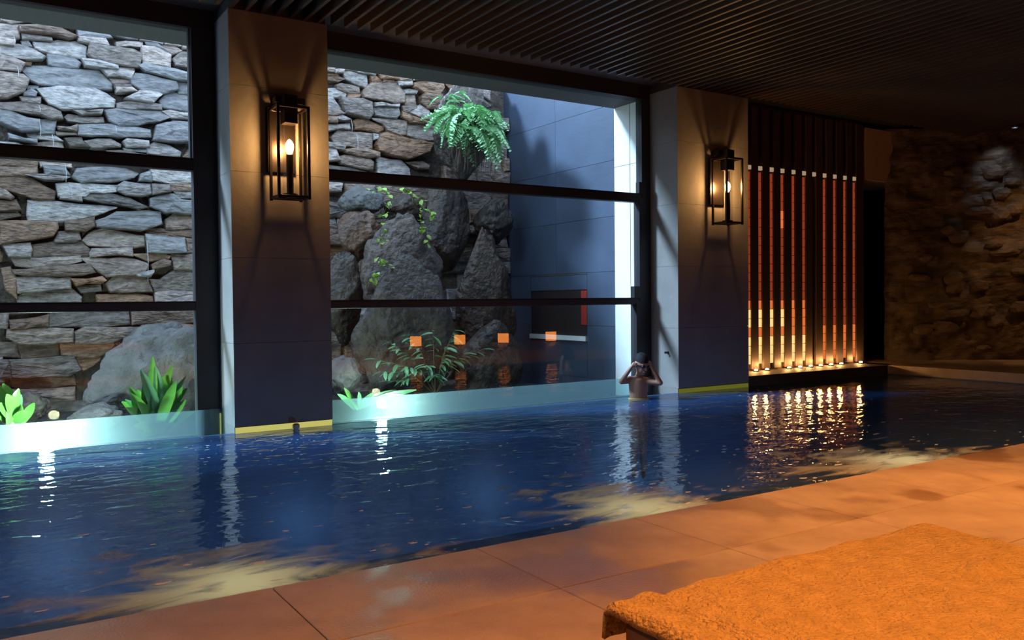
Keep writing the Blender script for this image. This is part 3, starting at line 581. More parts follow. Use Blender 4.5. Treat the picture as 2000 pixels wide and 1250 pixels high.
# leafy shrub in front of the rock pile
rnd = random.Random(12); base = ony(850, 770, 8.55); e = empty('leafy_shrub', base); tag(e, 'leafy shrub with long glossy leaves before the big boulder', 'shrub')
bm = bmesh.new(); leaf_poly(bm, V((0, 0, 0)), V((1, 0, 0)), V((0, 0, 1)), 0.16, 0.05, 5, 0.2, 0.25)
lm = bpy.data.meshes.new('leaf'); bm.to_mesh(lm); bm.free(); lm.materials.append(M_LEAFB)
for tx, ty, yy in ((760, 668, 8.5), (800, 655, 8.6), (845, 645, 8.6), (888, 645, 8.5), (735, 702, 8.45), (745, 725, 8.4), (768, 745, 8.4), (830, 712, 8.4), (870, 700, 8.45), (910, 690, 8.5), (945, 682, 8.5), (790, 715, 8.4), (850, 735, 8.35), (880, 665, 8.6)):
    tip = ony(tx, ty, yy) - base; mid = tip * 0.5 + V((0, 0, 0.12))
    P = [V((0, 0, 0)), mid, tip]
    bm = bmesh.new(); tube(bm, P, [0.008, 0.005, 0.002], 5); br = obj('branch', bm, M_STEM, e)
    for i in range(9):
        t = 0.45 + 0.55 * i / 8; p = (P[1].lerp(P[2], (t - .5) * 2) if t > .5 else P[0].lerp(P[1], t * 2))
        o = obj('leaf', lm, None, br); o.location = p
        a = math.atan2(tip.y, tip.x) + (0.8 if i % 2 else -0.8) + rnd.uniform(-.4, .4)
        o.rotation_euler = (rnd.uniform(-.5, .5), rnd.uniform(-.2, .5), a); s = rnd.uniform(.6, 1.1); o.scale = (s, s, s)

def strap_plant(px, py, Y, leaves, label, seed):
    rnd = random.Random(seed); base = ony(px, py, Y); e = empty('strap_leaved_plant', base); tag(e, label, 'plant', 'strap leaved plants under the left window')
    for i, (tx, ty, wd, mt) in enumerate(leaves):
        tip = ony(tx, ty, Y - 0.05 + rnd.uniform(-.25, .15)) - base
        b0 = V((rnd.uniform(-.08, .08), rnd.uniform(-.08, .08), 0)); d = tip - b0; L = d.length
        bm = bmesh.new(); leaf_poly(bm, b0, d + V((0, 0, 0.16 * L)), V((0, -1, 0.4)), L * 1.0, wd * 1.25, 8, 0.16, 0.22); smooth(obj('leaf', bm, mt, e))
    return e
strap_plant(305, 845, 8.15, [(258, 830, .08, M_LEAF), (275, 850, .09, M_LEAF), (228, 775, .09, M_LEAF), (268, 700, .08, M_LEAFB), (345, 690, .08, M_LEAF), (375, 745, .08, M_LEAF), (385, 800, .08, M_LEAF), (320, 735, .09, M_LEAFB), (350, 725, .08, M_LEAF), (245, 740, .08, M_LEAF), (250, 755, .10, M_LEAF), (263, 745, .09, M_LEAF), (282, 715, .11, M_LEAFB), (300, 690, .08, M_LEAFB), (298, 668, .07, M_LEAF), (318, 715, .10, M_LEAF), (336, 708, .09, M_LEAF), (330, 750, .10, M_LEAF), (345, 760, .10, M_LEAF), (262, 775, .09, M_LEAF), (275, 735, .10, M_LEAF), (372, 715, .05, M_LEAFB), (362, 740, .07, M_LEAF), (370, 770, .08, M_LEAF), (240, 790, .09, M_LEAF), (290, 760, .11, M_LEAF), (355, 790, .08, M_LEAF), (235, 770, .07, M_LEAFB)], 'strap leaved green plant by the left window frame', 1)
strap_plant(25, 830, 8.4, [(0, 735, .09, M_LEAF), (10, 760, .09, M_LEAF), (45, 760, .08, M_LEAFB), (-20, 730, .09, M_LEAF), (-35, 760, .09, M_LEAF), (70, 780, .06, M_LEAF), (40, 745, .07, M_LEAF), (60, 800, .08, M_LEAF), (-10, 780, .09, M_LEAF)], 'green strap leaved plant cut by the left edge', 2)
strap_plant(690, 800, 8.4, [(655, 765, .05, M_LEAFB), (668, 750, .05, M_LEAF), (700, 760, .05, M_LEAFB), (730, 762, .06, M_LEAFB), (765, 765, .07, M_LEAFB), (795, 768, .06, M_LEAFB), (780, 758, .06, M_LEAFB), (820, 758, .06, M_LEAFB)], 'low leafy ground plant around the middle garden lamp', 3)

# ---------------------------------------------------------------- garden lamps outside
def garden_lamp(px, py, label, power):
    c = ony(px, py, 7.72); e = empty('garden_lamp', (c.x, c.y, -0.12)); tag(e, label, 'garden lamp', 'garden lamps at the foot of the windows')
    bm = bmesh.new(); tube(bm, [V((0, 0, 0)), V((0, 0, 0.07))], 0.012, 8); obj('spike', bm, M_FRAME, e)
    bm = bmesh.new(); lathe(bm, [(0.045, 0.0), (0.05, 0.04), (0.05, 0.07)], 16); o = obj('housing', bm, M_FRAME, e, (0, 0, 0.07)); o.rotation_euler = (math.radians(15), 0, 0)
    bm = bmesh.new(); bmesh.ops.create_uvsphere(bm, u_segments=14, v_segments=8, radius=0.05); smooth(obj('lens', bm, glow_shell('garden_lens', (0.85, 1.0, 0.92), 1.5), e, (0, 0, 0.17)))
    lamp('garden_light', 'POINT', (0, 0, 0.17), power, (0.75, 1.0, 0.88), e, 0.05).data.specular_factor = 0.02
garden_lamp(745, 790, 'glaring garden lamp behind the middle window foot', 60)
garden_lamp(90, 850, 'glaring garden lamp behind the left window foot', 130)

# ---------------------------------------------------------------- wall lanterns
def lantern(x0, label):
    e = empty('wall_lantern', (x0, 7.0, 1.89)); tag(e, label, 'wall lantern', 'lanterns on the pillars')
    M = mat('lantern_bronze', (0.03, 0.022, 0.017), 0.35, metal=0.6, bump=0.05)
    b = 0.011
    def bar(name, xa, xb, ya, yb, za, zb): bm = bmesh.new(); cbox(bm, xa, xb, ya, yb, za, zb, 0.002); return obj(name, bm, M, e)
    bar('back_plate', -0.15, 0.09, -0.022, 0.0, 0.24, 0.77)
    X0, X1, Y0, Y1 = -0.125, 0.125, -0.26, -0.05
    for x in (X0, X1):
        for y in (Y0, Y1): bar('frame_post', x - b, x + b, y - b, y + b, 0.0, 0.755)
    for z in (0.02, 0.745):
        for y in (Y0, Y1): bar('frame_rail', X0 + b, X1 - b, y - b * .8, y + b * .8, z - b, z + b)
        for x in (X0, X1): bar('frame_rail', x - b * .8, x + b * .8, Y0 + b, Y1 - b, z - b, z + b)
    bar('top_bracket', -0.10, 0.15, -0.12, -0.10, 0.80, 0.85); bar('top_bracket', -0.10, 0.15, -0.03, -0.01, 0.80, 0.85)
    bar('top_bracket', 0.13, 0.15, -0.10, -0.03, 0.80, 0.85); bar('top_bracket', -0.10, -0.08, -0.10, 0.0, 0.80, 0.85)
    bar('socket_hood', -0.055, 0.055, -0.21, -0.10, 0.62, 0.85)
    bar('cross_bar', X0, X1, -0.165, -0.145, 0.01, 0.03)
    C = (0, -0.155, 0)
    bm = bmesh.new(); n = 24
    rings = [[bm.verts.new((C[0] + r * math.cos(2 * math.pi * k / n), C[1] + r * math.sin(2 * math.pi * k / n), z)) for k in range(n)] for r, z in ((0.055, 0.06), (0.055, 0.61))]
    for k in range(n): bm.faces.new((rings[0][k], rings[0][(k + 1) % n], rings[1][(k + 1) % n], rings[1][k]))
    smooth(obj('glass_cylinder', bm, M_CYL, e))
    bm = bmesh.new(); lathe(bm, [(0.06, 0.03), (0.06, 0.05), (0.028, 0.055), (0.028, 0.37), (0.02, 0.375)], 16, C); cs = obj('candle_sleeve', bm, M, e)
    bm = bmesh.new(); lathe(bm, [(0.012, 0.376), (0.026, 0.40), (0.034, 0.43), (0.030, 0.46), (0.016, 0.485), (0.004, 0.495)], 14, C); smooth(obj('bulb', bm, M_BULB, cs))
    lamp('lantern_light', 'POINT', (0, -0.155, 0.445), 23.0, (1.0, 0.50, 0.17), e, 0.036)
    return e
lantern(2.237, 'black frame wall lantern on the pillar between the windows')
lantern(7.325, 'black frame wall lantern on the pillar behind the boy')

# ---------------------------------------------------------------- fin screen with amber light columns
SX = [8.423, 8.631, 8.849, 9.059, 9.278, 9.492, 9.700, 9.921, 10.142, 10.364, 10.575]
sb = box('trim_5', 7.84, 10.82, 7.0, 8.3, -0.3, 0.115, mat('ledge_dark', (0.06, 0.04, 0.03), 0.6, var=0.3)); tag(sb, 'dark ledge under the fin screen', kind='structure')
wb = box('wall_screen', 7.84, 10.82, 7.66, 7.75, 0.115, CEIL_Z, M_DARKWOOD); tag(wb, 'dark wall behind the fin screen', kind='structure')
sr = empty('fin_screen', (9.6, 7.5, 0.115)); tag(sr, 'tall screen of dark fins with glowing amber columns between', 'screen')
for i in range(len(SX)):
    xa = SX[i] + 0.038; xb = (SX[i + 1] - 0.038) if i + 1 < len(SX) else 10.79
    box('fin', xa, xb, 7.50, 7.545, 0.13, 3.50, M_FIN, sr, 0.004)
box('fin', 7.86, SX[0] - 0.05, 7.50, 7.545, 0.13, 3.50, M_FIN, sr, 0.004)
box('top_rail', 7.85, 10.81, 7.55, 7.60, 3.42, 3.54, M_FIN, sr); box('base_rail', 7.85, 10.81, 7.55, 7.60, 0.116, 0.2, M_FIN, sr)
segm = {}
def seg(w, h, mt):
    key = (round(w, 3), round(h, 3), mt.name)
    if key not in segm:
        bm = bmesh.new(); cbox(bm, -w / 2, w / 2, -0.02, 0.02, 0, h, 0.003); d = bpy.data.meshes.new('amber_block'); bm.to_mesh(d); bm.free(); d.materials.append(mt); segm[key] = d
    return segm[key]
for i, x in enumerate(SX):
    cap = box('cap_light', x - 0.036, x + 0.036, 7.50, 7.54, 2.70, 2.75, M_CAP, sr)
    box('column_rod', x - 0.008, x + 0.008, 7.57, 7.585, 0.2, 3.42, M_FIN, sr)
    if i == 6: continue
    h = 0.118; z = 0.20
    while z < 2.62:
        mt = M_AMBER
        if i < 6 and (z < 0.5 or (i < 4 and 0.62 < z < 0.86)): mt = M_AMBERB
        elif i < 6 and z < 1.0: mt = M_AMBERM
        elif i > 6 and z < 0.6: mt = M_AMBERM
        elif i == 3 and 1.9 < z < 2.1: mt = M_AMBERM
        o = obj('amber_block', seg(0.046 + 0.014 * (z < 0.9), h - 0.007, mt), None, sr); o.location = V((x, 7.53, z)) - sr.location
        z += h
# uplights at the foot of the screen
for i, x in enumerate(SX):
    if i in (2, 9): continue
    e = empty('floor_uplight', (x, 7.40, 0.115)); tag(e, 'small glowing floor uplight at the fin screen foot, %s from the pillar' % {0: 'first', 1: 'second', 3: 'third', 4: 'fourth', 5: 'fifth', 6: 'sixth', 7: 'seventh', 8: 'eighth', 10: 'ninth'}[i], 'uplight', 'uplights along the fin screen')
    bm = bmesh.new(); lathe(bm, [(0.035, 0), (0.035, 0.012), (0.028, 0.014)], 14); obj('ring', bm, M_FRAME, e)
    bm = bmesh.new(); lathe(bm, [(0.024, 0.013), (0.022, 0.026), (0.010, 0.032)], 12); obj('lens', bm, M_UPL, e)
    lamp('uplight', 'POINT', (0, 0.03, 0.07), 3.2, (1.0, 0.50, 0.16), e, 0.02).data.specular_factor = 0.1

# ---- bulkhead, recess and rock wall at the far right
o = box('trim_6', 10.82, 12.05, 7.5, 8.3, 2.73, 3.47, M_TAN); tag(o, 'tan plaster bulkhead beside the fin screen', kind='structure')
o = box('wall_recess', 7.0, 16.2, 8.25, 8.35, -0.3, CEIL_Z, M_DARKWOOD); tag(o, 'dark recess wall below the bulkhead', kind='structure')
o = box('floor_end', POOL_X1, 16.0, POOL_Y0 - 0.2, 8.25, -0.3, 0.115, M_TILE); tag(o, 'raised stone deck at the far end of the pool', kind='structure')
P0, P1 = V((11.35, 7.55, 0)), V((15.9, 4.1, 0)); T = (P1 - P0); LEN = T.length; T = T / LEN; NRM = V((T.y, -T.x, 0))
if NRM.y > 0: NRM = -NRM
bm = bmesh.new(); nx, nz = 150, 90; grid = []
for j in range(nz + 1):
    row = []
    for i in range(nx + 1):
        u, z = LEN * i / nx, 0.1 + (CEIL_Z - 0.15) * j / nz
        q = V((u * 1.1, 0, z * 1.6)); lay = math.floor(z / 0.17 + 0.35 * noise.noise(V((u * 1.2, 3, z))))
        d = 0.10 * noise.noise(q) + 0.05 * noise.noise(q * 3.1) + 0.035 * noise.noise(V((math.floor(u / 0.42 + lay * 0.37), lay, 9.1))) + 0.02 * noise.noise(q * 8)
        row.append(bm.verts.new(P0 + T * u + NRM * d + V((0, 0, z))))
    grid.append(row)
for j in range(nz):
    for i in range(nx): bm.faces.new((grid[j][i], grid[j][i + 1], grid[j + 1][i + 1], grid[j + 1][i]))
o = obj('wall_rock', bm, M_ROCKWALL); tag(o, 'rough brown natural rock wall at the far right', kind='structure')
o = box('wall_right', 16.0, 16.2, -3.4, 8.35, -0.3, CEIL_Z, M_DARKWOOD); tag(o, 'dark end wall outside the frame', kind='structure')
rnd = random.Random(31)
for i in range(46):   # single ledge stones standing proud of the rock face
    u = rnd.uniform(0.5, 3.0); z = rnd.uniform(0.25, 3.1)
    bm = bmesh.new(); bmesh.ops.create_icosphere(bm, subdivisions=2, radius=1)
    sx, sz = rnd.uniform(.07, .22), rnd.uniform(.035, .10)
    for v in bm.verts:
        v.co *= 1 + 0.35 * noise.noise(v.co * 1.7 + V((i, 0, 0))); v.co = V((v.co.x * sx, v.co.y * 0.07, max(-1, min(1, v.co.z * 1.3)) * sz))
    s = obj('ledge_stone', bm, M_ROCKWALL, o if False else bpy.data.objects['wall_rock']); s.location = P0 + T * u + V((0, 0, z)) + NRM * 0.03; s.rotation_euler = (0, rnd.uniform(-.1, .1), math.atan2(T.y, T.x))

# ---- room shell behind the camera
o = box('wall_back', -4.2, 16.0, -3.6, -3.4, -0.3, CEIL_Z, M_DARKWOOD); tag(o, 'dark wall behind the camera', kind='structure')
o = box('wall_left', -4.4, -4.2, -3.6, 8.0, -1.3, CEIL_Z, M_DARKWOOD); tag(o, 'dark side wall outside the left edge', kind='structure')
o = box('wall_window', -4.2, -3.10, 7.0, 7.6, -0.3, CEIL_Z, M_PANEL); tag(o, 'plain wall left of the windows outside the frame', kind='structure')

# ---- floor lanterns along the back of the deck (seen mirrored in the window)
for i, (px, py) in enumerate(((812, 667), (898, 667), (983, 663), (1076, 660))):
    v = ony(px, py, 2 * WIN_Y + 2.6)
    e = empty('floor_lantern', (v.x, -2.6, 0.0)); tag(e, 'orange glowing floor lantern mirrored in the window glass, %s from the left' % ('first', 'second', 'third', 'fourth')[i], 'floor lantern', 'floor lanterns mirrored in the window')
    bm = bmesh.new(); cbox(bm, -0.12, 0.12, -0.12, 0.12, 0, 0.02); obj('base', bm, M_FRAME, e)
    bm = bmesh.new(); cbox(bm, -0.10, 0.10, -0.10, 0.10, 0.022, 0.25, 0.01); obj('shade', bm, emis('lantern_shade', (1.0, 0.28, 0.04), 10.0), e)
    bm = bmesh.new(); cbox(bm, -0.12, 0.12, -0.12, 0.12, 0.252, 0.27); obj('lid', bm, M_FRAME, e)

# ---------------------------------------------------------------- ceiling downlights over the deck
def downlight(x, y, power, label, size=75, aim=(0, 0, -1), color=(1.0, 0.37, 0.075), z=SLAT_Z - 0.03):
    e = empty('downlight', (x, y, z)); tag(e, label, 'downlight', 'ceiling downlights over the deck')
    bm = bmesh.new(); n = 16
    rr = [[bm.verts.new((r * math.cos(2 * math.pi * k / n), r * math.sin(2 * math.pi * k / n), zz)) for k in range(n)] for r, zz in ((0.05, 0.0), (0.06, 0.0), (0.06, 0.14), (0.05, 0.14))]
    for a, b in zip(rr, rr[1:] + rr[:1]):
        for k in range(n): bm.faces.new((a[k], a[(k + 1) % n], b[(k + 1) % n], b[k]))
    obj('can', bm, M_FRAME, e)
    lamp('downlight_beam', 'SPOT', (0, 0, 0.01), power, color, e, 0.05, aim, size, 0.8)
downlight(4.0, 2.1, 820, 'ceiling downlight over the middle of the deck', 66)
downlight(1.6, 0.55, 560, 'ceiling downlight over the lounger', 80)
downlight(6.3, 2.0, 420, 'ceiling downlight over the right part of the deck', 80)
downlight(0.4, 2.0, 190, 'ceiling downlight over the left part of the deck', 85, color=(1.0, 0.30, 0.075))
downlight(2.5, -1.6, 420, 'added wide warm fill lamp behind the camera', 165)  # unseen lamp added as warm fill on the pillar fronts
downlight(7.0, -1.4, 420, 'added wide warm fill lamp at the back of the deck on the right', 165)  # second added fill lamp, also out of view, warming the pillars
downlight(9.3, 1.8, 200, 'ceiling downlight over the far right deck', 80)
downlight(12.4, 5.2, 95, 'ceiling downlight washing the rock wall', 75, (0.35, 0.45, -1), (1.0, 0.52, 0.18))
downlight(12.35, 6.2, 14, 'pale ceiling downlight grazing the top of the rock wall', 70, (0.35, 0.45, -0.8), (0.65, 0.8, 1.0))

# ---------------------------------------------------------------- foam and underwater lamps
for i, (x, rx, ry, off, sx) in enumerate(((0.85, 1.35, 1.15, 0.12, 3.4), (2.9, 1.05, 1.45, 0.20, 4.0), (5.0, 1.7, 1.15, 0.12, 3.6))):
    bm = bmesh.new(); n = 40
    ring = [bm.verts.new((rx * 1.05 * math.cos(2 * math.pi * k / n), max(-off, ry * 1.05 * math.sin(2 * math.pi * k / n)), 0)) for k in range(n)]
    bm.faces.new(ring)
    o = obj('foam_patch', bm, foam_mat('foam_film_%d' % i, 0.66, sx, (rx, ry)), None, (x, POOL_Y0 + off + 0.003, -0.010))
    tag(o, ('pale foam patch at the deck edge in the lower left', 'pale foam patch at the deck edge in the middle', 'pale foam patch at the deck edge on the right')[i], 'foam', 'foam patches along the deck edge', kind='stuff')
    e = empty('underwater_lamp', (x + (0.0, -0.05, 0.1)[i], POOL_Y0 + 0.006, -0.32)); tag(e, ('underwater lamp below the lower left foam', 'underwater lamp below the middle foam', 'underwater lamp below the right foam')[i], 'underwater lamp', 'underwater lamps in the pool side')
    bm = bmesh.new(); lathe(bm, [(0.10, 0), (0.10, 0.02), (0.07, 0.025)], 18); q = obj('ring', bm, M_FRAME, e); q.rotation_euler = (-math.pi / 2, 0, 0)
    bm = bmesh.new(); lathe(bm, [(0.068, 0.022), (0.05, 0.035)], 18); q = obj('lens', bm, emis('pool_lens', (1, 0.8, 0.45), 5.0), e); q.rotation_euler = (-math.pi / 2, 0, 0)
    lamp('pool_light', 'POINT', (0, 0.14, 0.02), 9.0, (1.0, 0.80, 0.45), e, 0.06)
for i, x in enumerate((-1.6, 0.6, 2.8, 5.0, 7.2)):
    e = empty('pool_floor_lamp', (x, 5.45, -1.25)); tag(e, 'blue underwater lamp sunk in the pool floor, %s from the left' % ('first', 'second', 'third', 'fourth', 'fifth')[i], 'underwater lamp', 'blue lamps in the pool floor')
    bm = bmesh.new(); lathe(bm, [(0.09, 0), (0.09, 0.02), (0.07, 0.025)], 16); obj('ring', bm, M_FRAME, e)
    bm = bmesh.new(); lathe(bm, [(0.066, 0.02), (0.05, 0.03)], 16); obj('lens', bm, emis('blue_lens', (0.15, 0.4, 1.0), 2.0), e)
    lamp('pool_floor_light', 'SPOT', (0, 0, 0.05), 72.0, (0.24, 0.50, 1.0), e, 0.06, (0, 0.95, 0.02), 140, 1.0)
# scattered foam flecks
rnd = random.Random(77); bm = bmesh.new()
def fleck(x, y, s):
    n = 9; a0 = rnd.uniform(0, 6); el = rnd.uniform(1.2, 3.2); ca, sa = math.cos(rnd.uniform(-.3, .3)), 0
    pts = []
    for k in range(n):
        a = 2 * math.pi * k / n; r = s * rnd.uniform(0.35, 1.35)
        pts.append(bm.verts.new((x + r * el * math.cos(a), y + r * math.sin(a), -0.0095 + 0.0)))
    bm.faces.new(pts)
for i in range(430):
    kind = rnd.random()
    if kind < 0.35:   # near the foam patches
        x = rnd.choice((0.9, 2.6, 3.2, 4.4, 5.2)) + rnd.gauss(0, 0.8); y = POOL_Y0 + abs(rnd.gauss(0.5, 0.6))
    elif kind < 0.7:  # along the window edge at the left
        x = rnd.uniform(-0.3, 3.4); y = rnd.uniform(5.6, 6.95)
    else: x = rnd.uniform(-0.5, 8.0); y = rnd.uniform(POOL_Y0 + 0.05, 6.9)
    if POOL_Y0 + 0.05 < y < 6.95: fleck(x, y, rnd.uniform(0.003, 0.010) * (1.6 if kind < .35 else 1))
o = obj('foam_flecks', bm, mat('foam_white', (0.62, 0.62, 0.58), 0.8)); tag(o, 'small foam flecks drifting on the pool', 'foam', kind='stuff')

# ---------------------------------------------------------------- boy
def person():
    base = onz(1246, 779, -0.012); PXM = 1 / 186.0
    rt = V((CR.x, CR.y, 0)).normalized(); fwd = V((FW.x, FW.y, 0)); fwd = (base - CP); fwd.z = 0; fwd.normalize(); rt = fwd.cross(V((0, 0, 1))).normalized()
    def P(px, py, d=0.0): return rt * ((px - 1246) * PXM) + fwd * d + V((0, 0, (779 - py) * PXM))
    bm = bmesh.new()
    def cap(a, b, ra, rb, flat=1.0):
        n = 14; steps = max(3, int((b - a).length / 0.012)); pts = [a.lerp(b, i / steps) for i in range(steps + 1)]
        rad = [ra + (rb - ra) * i / steps for i in range(steps + 1)]
        tube(bm, pts, rad, n)
        for c, r in ((a, ra), (b, rb)): ball(c, V((r, r, r)))
    def ball(c, r, q=None):
        res = bmesh.ops.create_uvsphere(bm, u_segments=16, v_segments=12, radius=1)
        for v in res['verts']:
            co = V((v.co.x * r.x, v.co.y * r.y, v.co.z * r.z))
            v.co = c + (q @ co if q else co)
    def ell(c, rr, rf, ru, tilt=None):
        res = bmesh.ops.create_uvsphere(bm, u_segments=20, v_segments=14, radius=1)
        for v in res['verts']:
            co = rt * (v.co.x * rr) + fwd * (v.co.y * rf) + V((0, 0, v.co.z * ru))
            v.co = c + (tilt @ co if tilt else co)
    # trunk: hips (under water) to shoulders
    for k in range(23):
        py = 802 - k * 2.75; t = k / 22; w = 18.6 - 1.0 * math.sin(t * 3.14) + (1.2 if 0.6 < t < 0.9 else 0) - (2.0 if t > 0.95 else 0); dp = 11.2 + 1.0 * t
        ell(P(1247, py, 0.0), w * PXM, dp * PXM, 9 * PXM)
    # legs below the surface
    for s in (-1, 1):
        hip = P(1247 + s * 9, 805); knee = hip + V((0, 0, -0.33)) - fwd * 0.03; ank = knee + V((0, 0, -0.32)) + fwd * 0.02
        cap(hip, knee, 0.062, 0.045); cap(knee, ank, 0.045, 0.03); cap(ank, ank - fwd * 0.11 + V((0, 0, -0.02)), 0.03, 0.022)
    # shoulder girdle and neck
    cap(P(1231, 741), P(1262, 743), 0.042, 0.042)
    cap(P(1246, 738), P(1250, 722, -0.01), 0.036, 0.032)
    # head turned to the right and down
    tilt = Quaternion(V((0, 0, 1)), math.radians(38)) @ Quaternion(rt, math.radians(16))
    hc = P(1252.5, 709, -0.01); fd = tilt @ (-fwd); up = tilt @ V((0, 0, 1)); hr = tilt @ rt
    ell(hc + up * 0.014, 0.072, 0.088, 0.098, tilt)
    ell(hc + fd * 0.022 - up * 0.045, 0.055, 0.062, 0.070, tilt)          # jaw
    ell(hc + fd * 0.058 - up * 0.095, 0.022, 0.020, 0.016, tilt)          # chin
    cap(hc + fd * 0.086 + up * 0.0, hc + fd * 0.102 - up * 0.034, 0.008, 0.013)   # nose
    ell(hc + fd * 0.083 - up * 0.062, 0.022, 0.012, 0.006, tilt); ell(hc + fd * 0.081 - up * 0.073, 0.019, 0.012, 0.006, tilt)  # lips
    ell(hc + fd * 0.078 + up * 0.014, 0.050, 0.012, 0.010, tilt)          # brow
    for s in (-1, 1): ell(hc + hr * 0.073 * s - up * 0.012, 0.010, 0.020, 0.030, tilt)   # ears
    # arms: elbows out, hands at the goggles
    hands = []
    for s, sh, el_, wr, hp in ((-1, (1230, 742), (1214, 744), (1233, 716), (1238.5, 709)), (1, (1263, 744), (1289.5, 746), (1274, 717), (1270, 708))):
        a, b, c, d = P(*sh, -0.005), P(*el_, -0.05), P(*wr, -0.06), P(*hp, -0.055)
        cap(a, b, 0.036, 0.029); cap(b, c, 0.029, 0.0185); cap(c, d, 0.017, 0.021)
        ax = (d - c).normalized(); inn = (hc - d).normalized(); nrm = ax.cross(inn).normalized(); inn = nrm.cross(ax).normalized()
        for k, (ln, sp) in enumerate(((0.040, -0.020), (0.045, -0.007), (0.042, 0.007), (0.033, 0.019))):
            f0 = d + nrm * sp + ax * 0.012; f1 = f0 + (ax * 0.75 + inn * 0.35) * ln * 0.6; f2 = f1 + (ax * 0.2 + inn * 0.9) * ln * 0.6
            cap(f0, f1, 0.0078, 0.0072); cap(f1, f2, 0.0072, 0.006)
        t0 = d - nrm * 0.018 - ax * 0.006; t1 = t0 - nrm * 0.014 + inn * 0.018; t2 = t1 + inn * 0.022 + ax * 0.01
        cap(t0, t1, 0.0088, 0.008); cap(t1, t2, 0.008, 0.0065)
    me = bpy.data.meshes.new('person'); bm.to_mesh(me); bm.free()
    tmp = bpy.data.objects.new('tmp', me); COL.objects.link(tmp)
    md = tmp.modifiers.new('r', 'REMESH'); md.mode = 'VOXEL'; md.voxel_size = 0.0055
    sm = tmp.modifiers.new('s', 'SMOOTH'); sm.factor = 0.5; sm.iterations = 3
    dg = bpy.context.evaluated_depsgraph_get(); res = bpy.data.meshes.new_from_object(tmp.evaluated_get(dg)); bpy.data.objects.remove(tmp)
    res.materials.clear(); res.materials.append(M_SKIN)
    o = smooth(obj('person', res, M_SKIN, None, base)); o.name = 'person'
    tag(o, 'bare chested swimmer waist deep in the pool, hands raised to swim goggles', 'person')
    # hair cap
    bm = bmesh.new(); r = bmesh.ops.create_uvsphere(bm, u_segments=28, v_segments=20, radius=1)
    for v in r['verts']:
        d = v.co.copy(); k = 1 + 0.04 * noise.noise(d * 5) + 0.025 * noise.noise(d * 14)
        v.co = hc + up * 0.020 - fd * 0.004 + tilt @ (rt * (d.x * 0.080 * k) + fwd * (d.y * 0.096 * k) + V((0, 0, d.z * 0.100 * k)))
    kill = [v for v in bm.verts if (v.co - hc).dot(up) < 0.022 and (v.co - hc).dot(fd) > -0.02 or (v.co - hc).dot(up) < -0.05]
    bmesh.ops.delete(bm, geom=kill, context='VERTS'); h = smooth(obj('hair', bm, M_HAIR, o)); h['label'] = 'short black hair'
    # goggles: two cups and a strap
    bm = bmesh.new()
    for s in (-1, 1):
        c = hc + fd * 0.082 + hr * 0.029 * s - up * 0.004
        res2 = bmesh.ops.create_uvsphere(bm, u_segments=12, v_segments=8, radius=1)
        for v in res2['verts']: v.co = c + tilt @ (rt * (v.co.x * 0.024) + fwd * (v.co.y * 0.014) + V((0, 0, v.co.z * 0.018)))
    ring = []
    for k in range(25):
        a = 2 * math.pi * k / 24; ring.append(hc - up * 0.002 + hr * 0.084 * math.cos(a) + fd * (0.090 * math.sin(a) - 0.004))
    tube(bm, ring, 0.006, 6, False); q = smooth(obj('goggles', bm, M_GOGGLE, o)); q['label'] = 'dark swim goggles'
    # shorts waistband just above the water
    bm = bmesh.new(); n = 28; rr = []
    for py, g in ((782, 1.03), (777.5, 1.035), (776.8, 1.0)):
        rr.append([bm.verts.new(P(1247, py) + rt * (19.3 * PXM * g * math.cos(2 * math.pi * k / n)) + fwd * (12.2 * PXM * g * math.sin(2 * math.pi * k / n))) for k in range(n)])
    for a, b in zip(rr, rr[1:]):
        for k in range(n): bm.faces.new((a[k], a[(k + 1) % n], b[(k + 1) % n], b[k]))
    q = smooth(obj('shorts', bm, M_SHORTS, o)); q['label'] = 'yellow waistband'
person()
# small drain cap and hook by the pillars
bm = bmesh.new(); lathe(bm, [(0.022, 0), (0.022, 0.03), (0.03, 0.035), (0.03, 0.06), (0.018, 0.07)], 12)
o = obj('water_spout', bm, mat('spout', (0.5, 0.5, 0.42), 0.4), None, (2.29, 6.95, -0.035)); tag(o, 'small pale spout at the waterline of the middle pillar', 'spout')
bm = bmesh.new(); lathe(bm, [(0.016, 0), (0.016, 0.012), (0.009, 0.014), (0.009, 0.035), (0.014, 0.037), (0.014, 0.045)], 10)
o = obj('coat_hook', bm, M_FRAME, None, (6.70, 7.17, 0.44)); o.rotation_euler = (0, -math.pi / 2, 0); tag(o, 'small black hook on the pillar beside the boy', 'hook')

# ---------------------------------------------------------------- lounger with towel
LX0, LX1, LY0, LY1, LZ = 1.14, 2.33, -0.75, 1.43, 0.40
e = empty('sun_lounger', ((LX0 + LX1) / 2, (LY0 + LY1) / 2, 0)); tag(e, 'wide low lounger covered by a towel on the deck', 'lounger')
box('mattress', LX0 + 0.025, LX1 - 0.025, LY0 + 0.05, LY1 - 0.03, 0.272, LZ - 0.03, mat('mattress_cloth', (0.30, 0.21, 0.15), 0.9), e, 0.02)
box('side_panel', LX0 + 0.025, LX0 + 0.075, LY0 + 0.04, LY1 - 0.03, 0.06, 0.27, M_LSIDE, e, 0.004)
box('side_panel', LX1 - 0.075, LX1 - 0.045, LY0 + 0.04, LY1 - 0.05, 0.10, 0.27, M_LSIDE, e, 0.004)
box('end_panel', LX0 + 0.08, LX1 - 0.08, LY1 - 0.085, LY1 - 0.055, 0.10, 0.27, M_LSIDE, e, 0.004)
box('end_panel', LX0 + 0.08, LX1 - 0.08, LY0 + 0.045, LY0 + 0.075, 0.10, 0.27, M_LSIDE, e, 0.004)
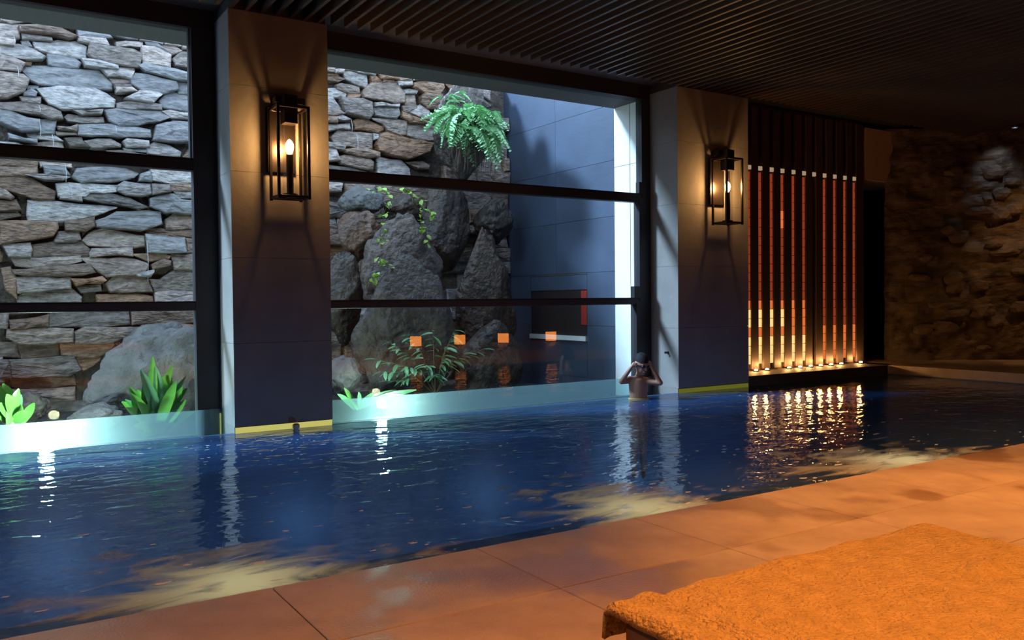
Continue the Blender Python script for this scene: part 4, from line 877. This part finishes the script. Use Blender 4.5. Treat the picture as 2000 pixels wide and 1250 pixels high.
for x in (LX0 + 0.1, LX1 - 0.15):
    for y in (LY0 + 0.1, LY1 - 0.16): box('leg', x, x + 0.05, y, y + 0.05, 0.0, 0.10, M_LSIDE, e)
bm = bmesh.new(); nu, nv = 110, 150; grid = []
def tw(u, v):
    """towel point: u across from 60 mm over the left edge to the right edge, v along; drops over the edges"""
    R = 0.035
    def wrap(s, a, b):     # arc length s measured from edge a inwards; returns position, drop
        if s < 0:
            ang = min(-s / R, math.pi / 2); ex = max(0.0, -s - R * math.pi / 2)
            return a - R * math.sin(ang), R * (1 - math.cos(ang)) + ex
        return a + s, 0.0
    x, dz = wrap(u, LX0 + R, 1)
    if x > LX1 - R:
        s = x - (LX1 - R); ang = min(s / R, math.pi / 2); ex = max(0, s - R * math.pi / 2); x = LX1 - R + R * math.sin(ang); dz = R * (1 - math.cos(ang)) + ex
    y = LY1 - R - v; dy = 0
    if v < 0:
        ang = min(-v / R, math.pi / 2); ex = max(0, -v - R * math.pi / 2); y = LY1 - R + R * math.sin(ang); dy = R * (1 - math.cos(ang)) + ex
    h = 0.010 * noise.noise(V((x * 5, y * 5, 1))) + 0.004 * noise.noise(V((x * 14, y * 14, 2)))
    s_ = u - 0.07 - 0.015 * math.sin(v * 9)
    h += 0.012 * math.exp(-(s_ / 0.025) ** 2) - 0.006 * math.exp(-((s_ - 0.05) / 0.02) ** 2)
    h += 0.02 * math.exp(-(((x - 2.02) / 0.07) ** 2 + ((y - 1.08) / 0.03) ** 2))
    # softened corner
    return V((x + 0.006 * noise.noise(V((v * 12, u * 3, 5))), y, LZ + h - max(dz, dy) - 0.2 * min(dz, dy)))
for j in range(nv + 1):
    v = -0.10 + (LY1 - LY0 + 0.06) * j / nv
    grid.append([bm.verts.new(tw(-0.05 + (LX1 - LX0 + 0.10) * i / nu, v)) for i in range(nu + 1)])
for j in range(nv):
    for i in range(nu): bm.faces.new((grid[j][i], grid[j][i + 1], grid[j + 1][i + 1], grid[j + 1][i]))
bmesh.ops.recalc_face_normals(bm, faces=bm.faces[:])
tw_o = smooth(obj('beach_towel', bm, M_TERRY)); tag(tw_o, 'big orange lit terry towel spread over the lounger', 'towel')
md = tw_o.modifiers.new('thick', 'SOLIDIFY'); md.thickness = 0.012; md.offset = -1
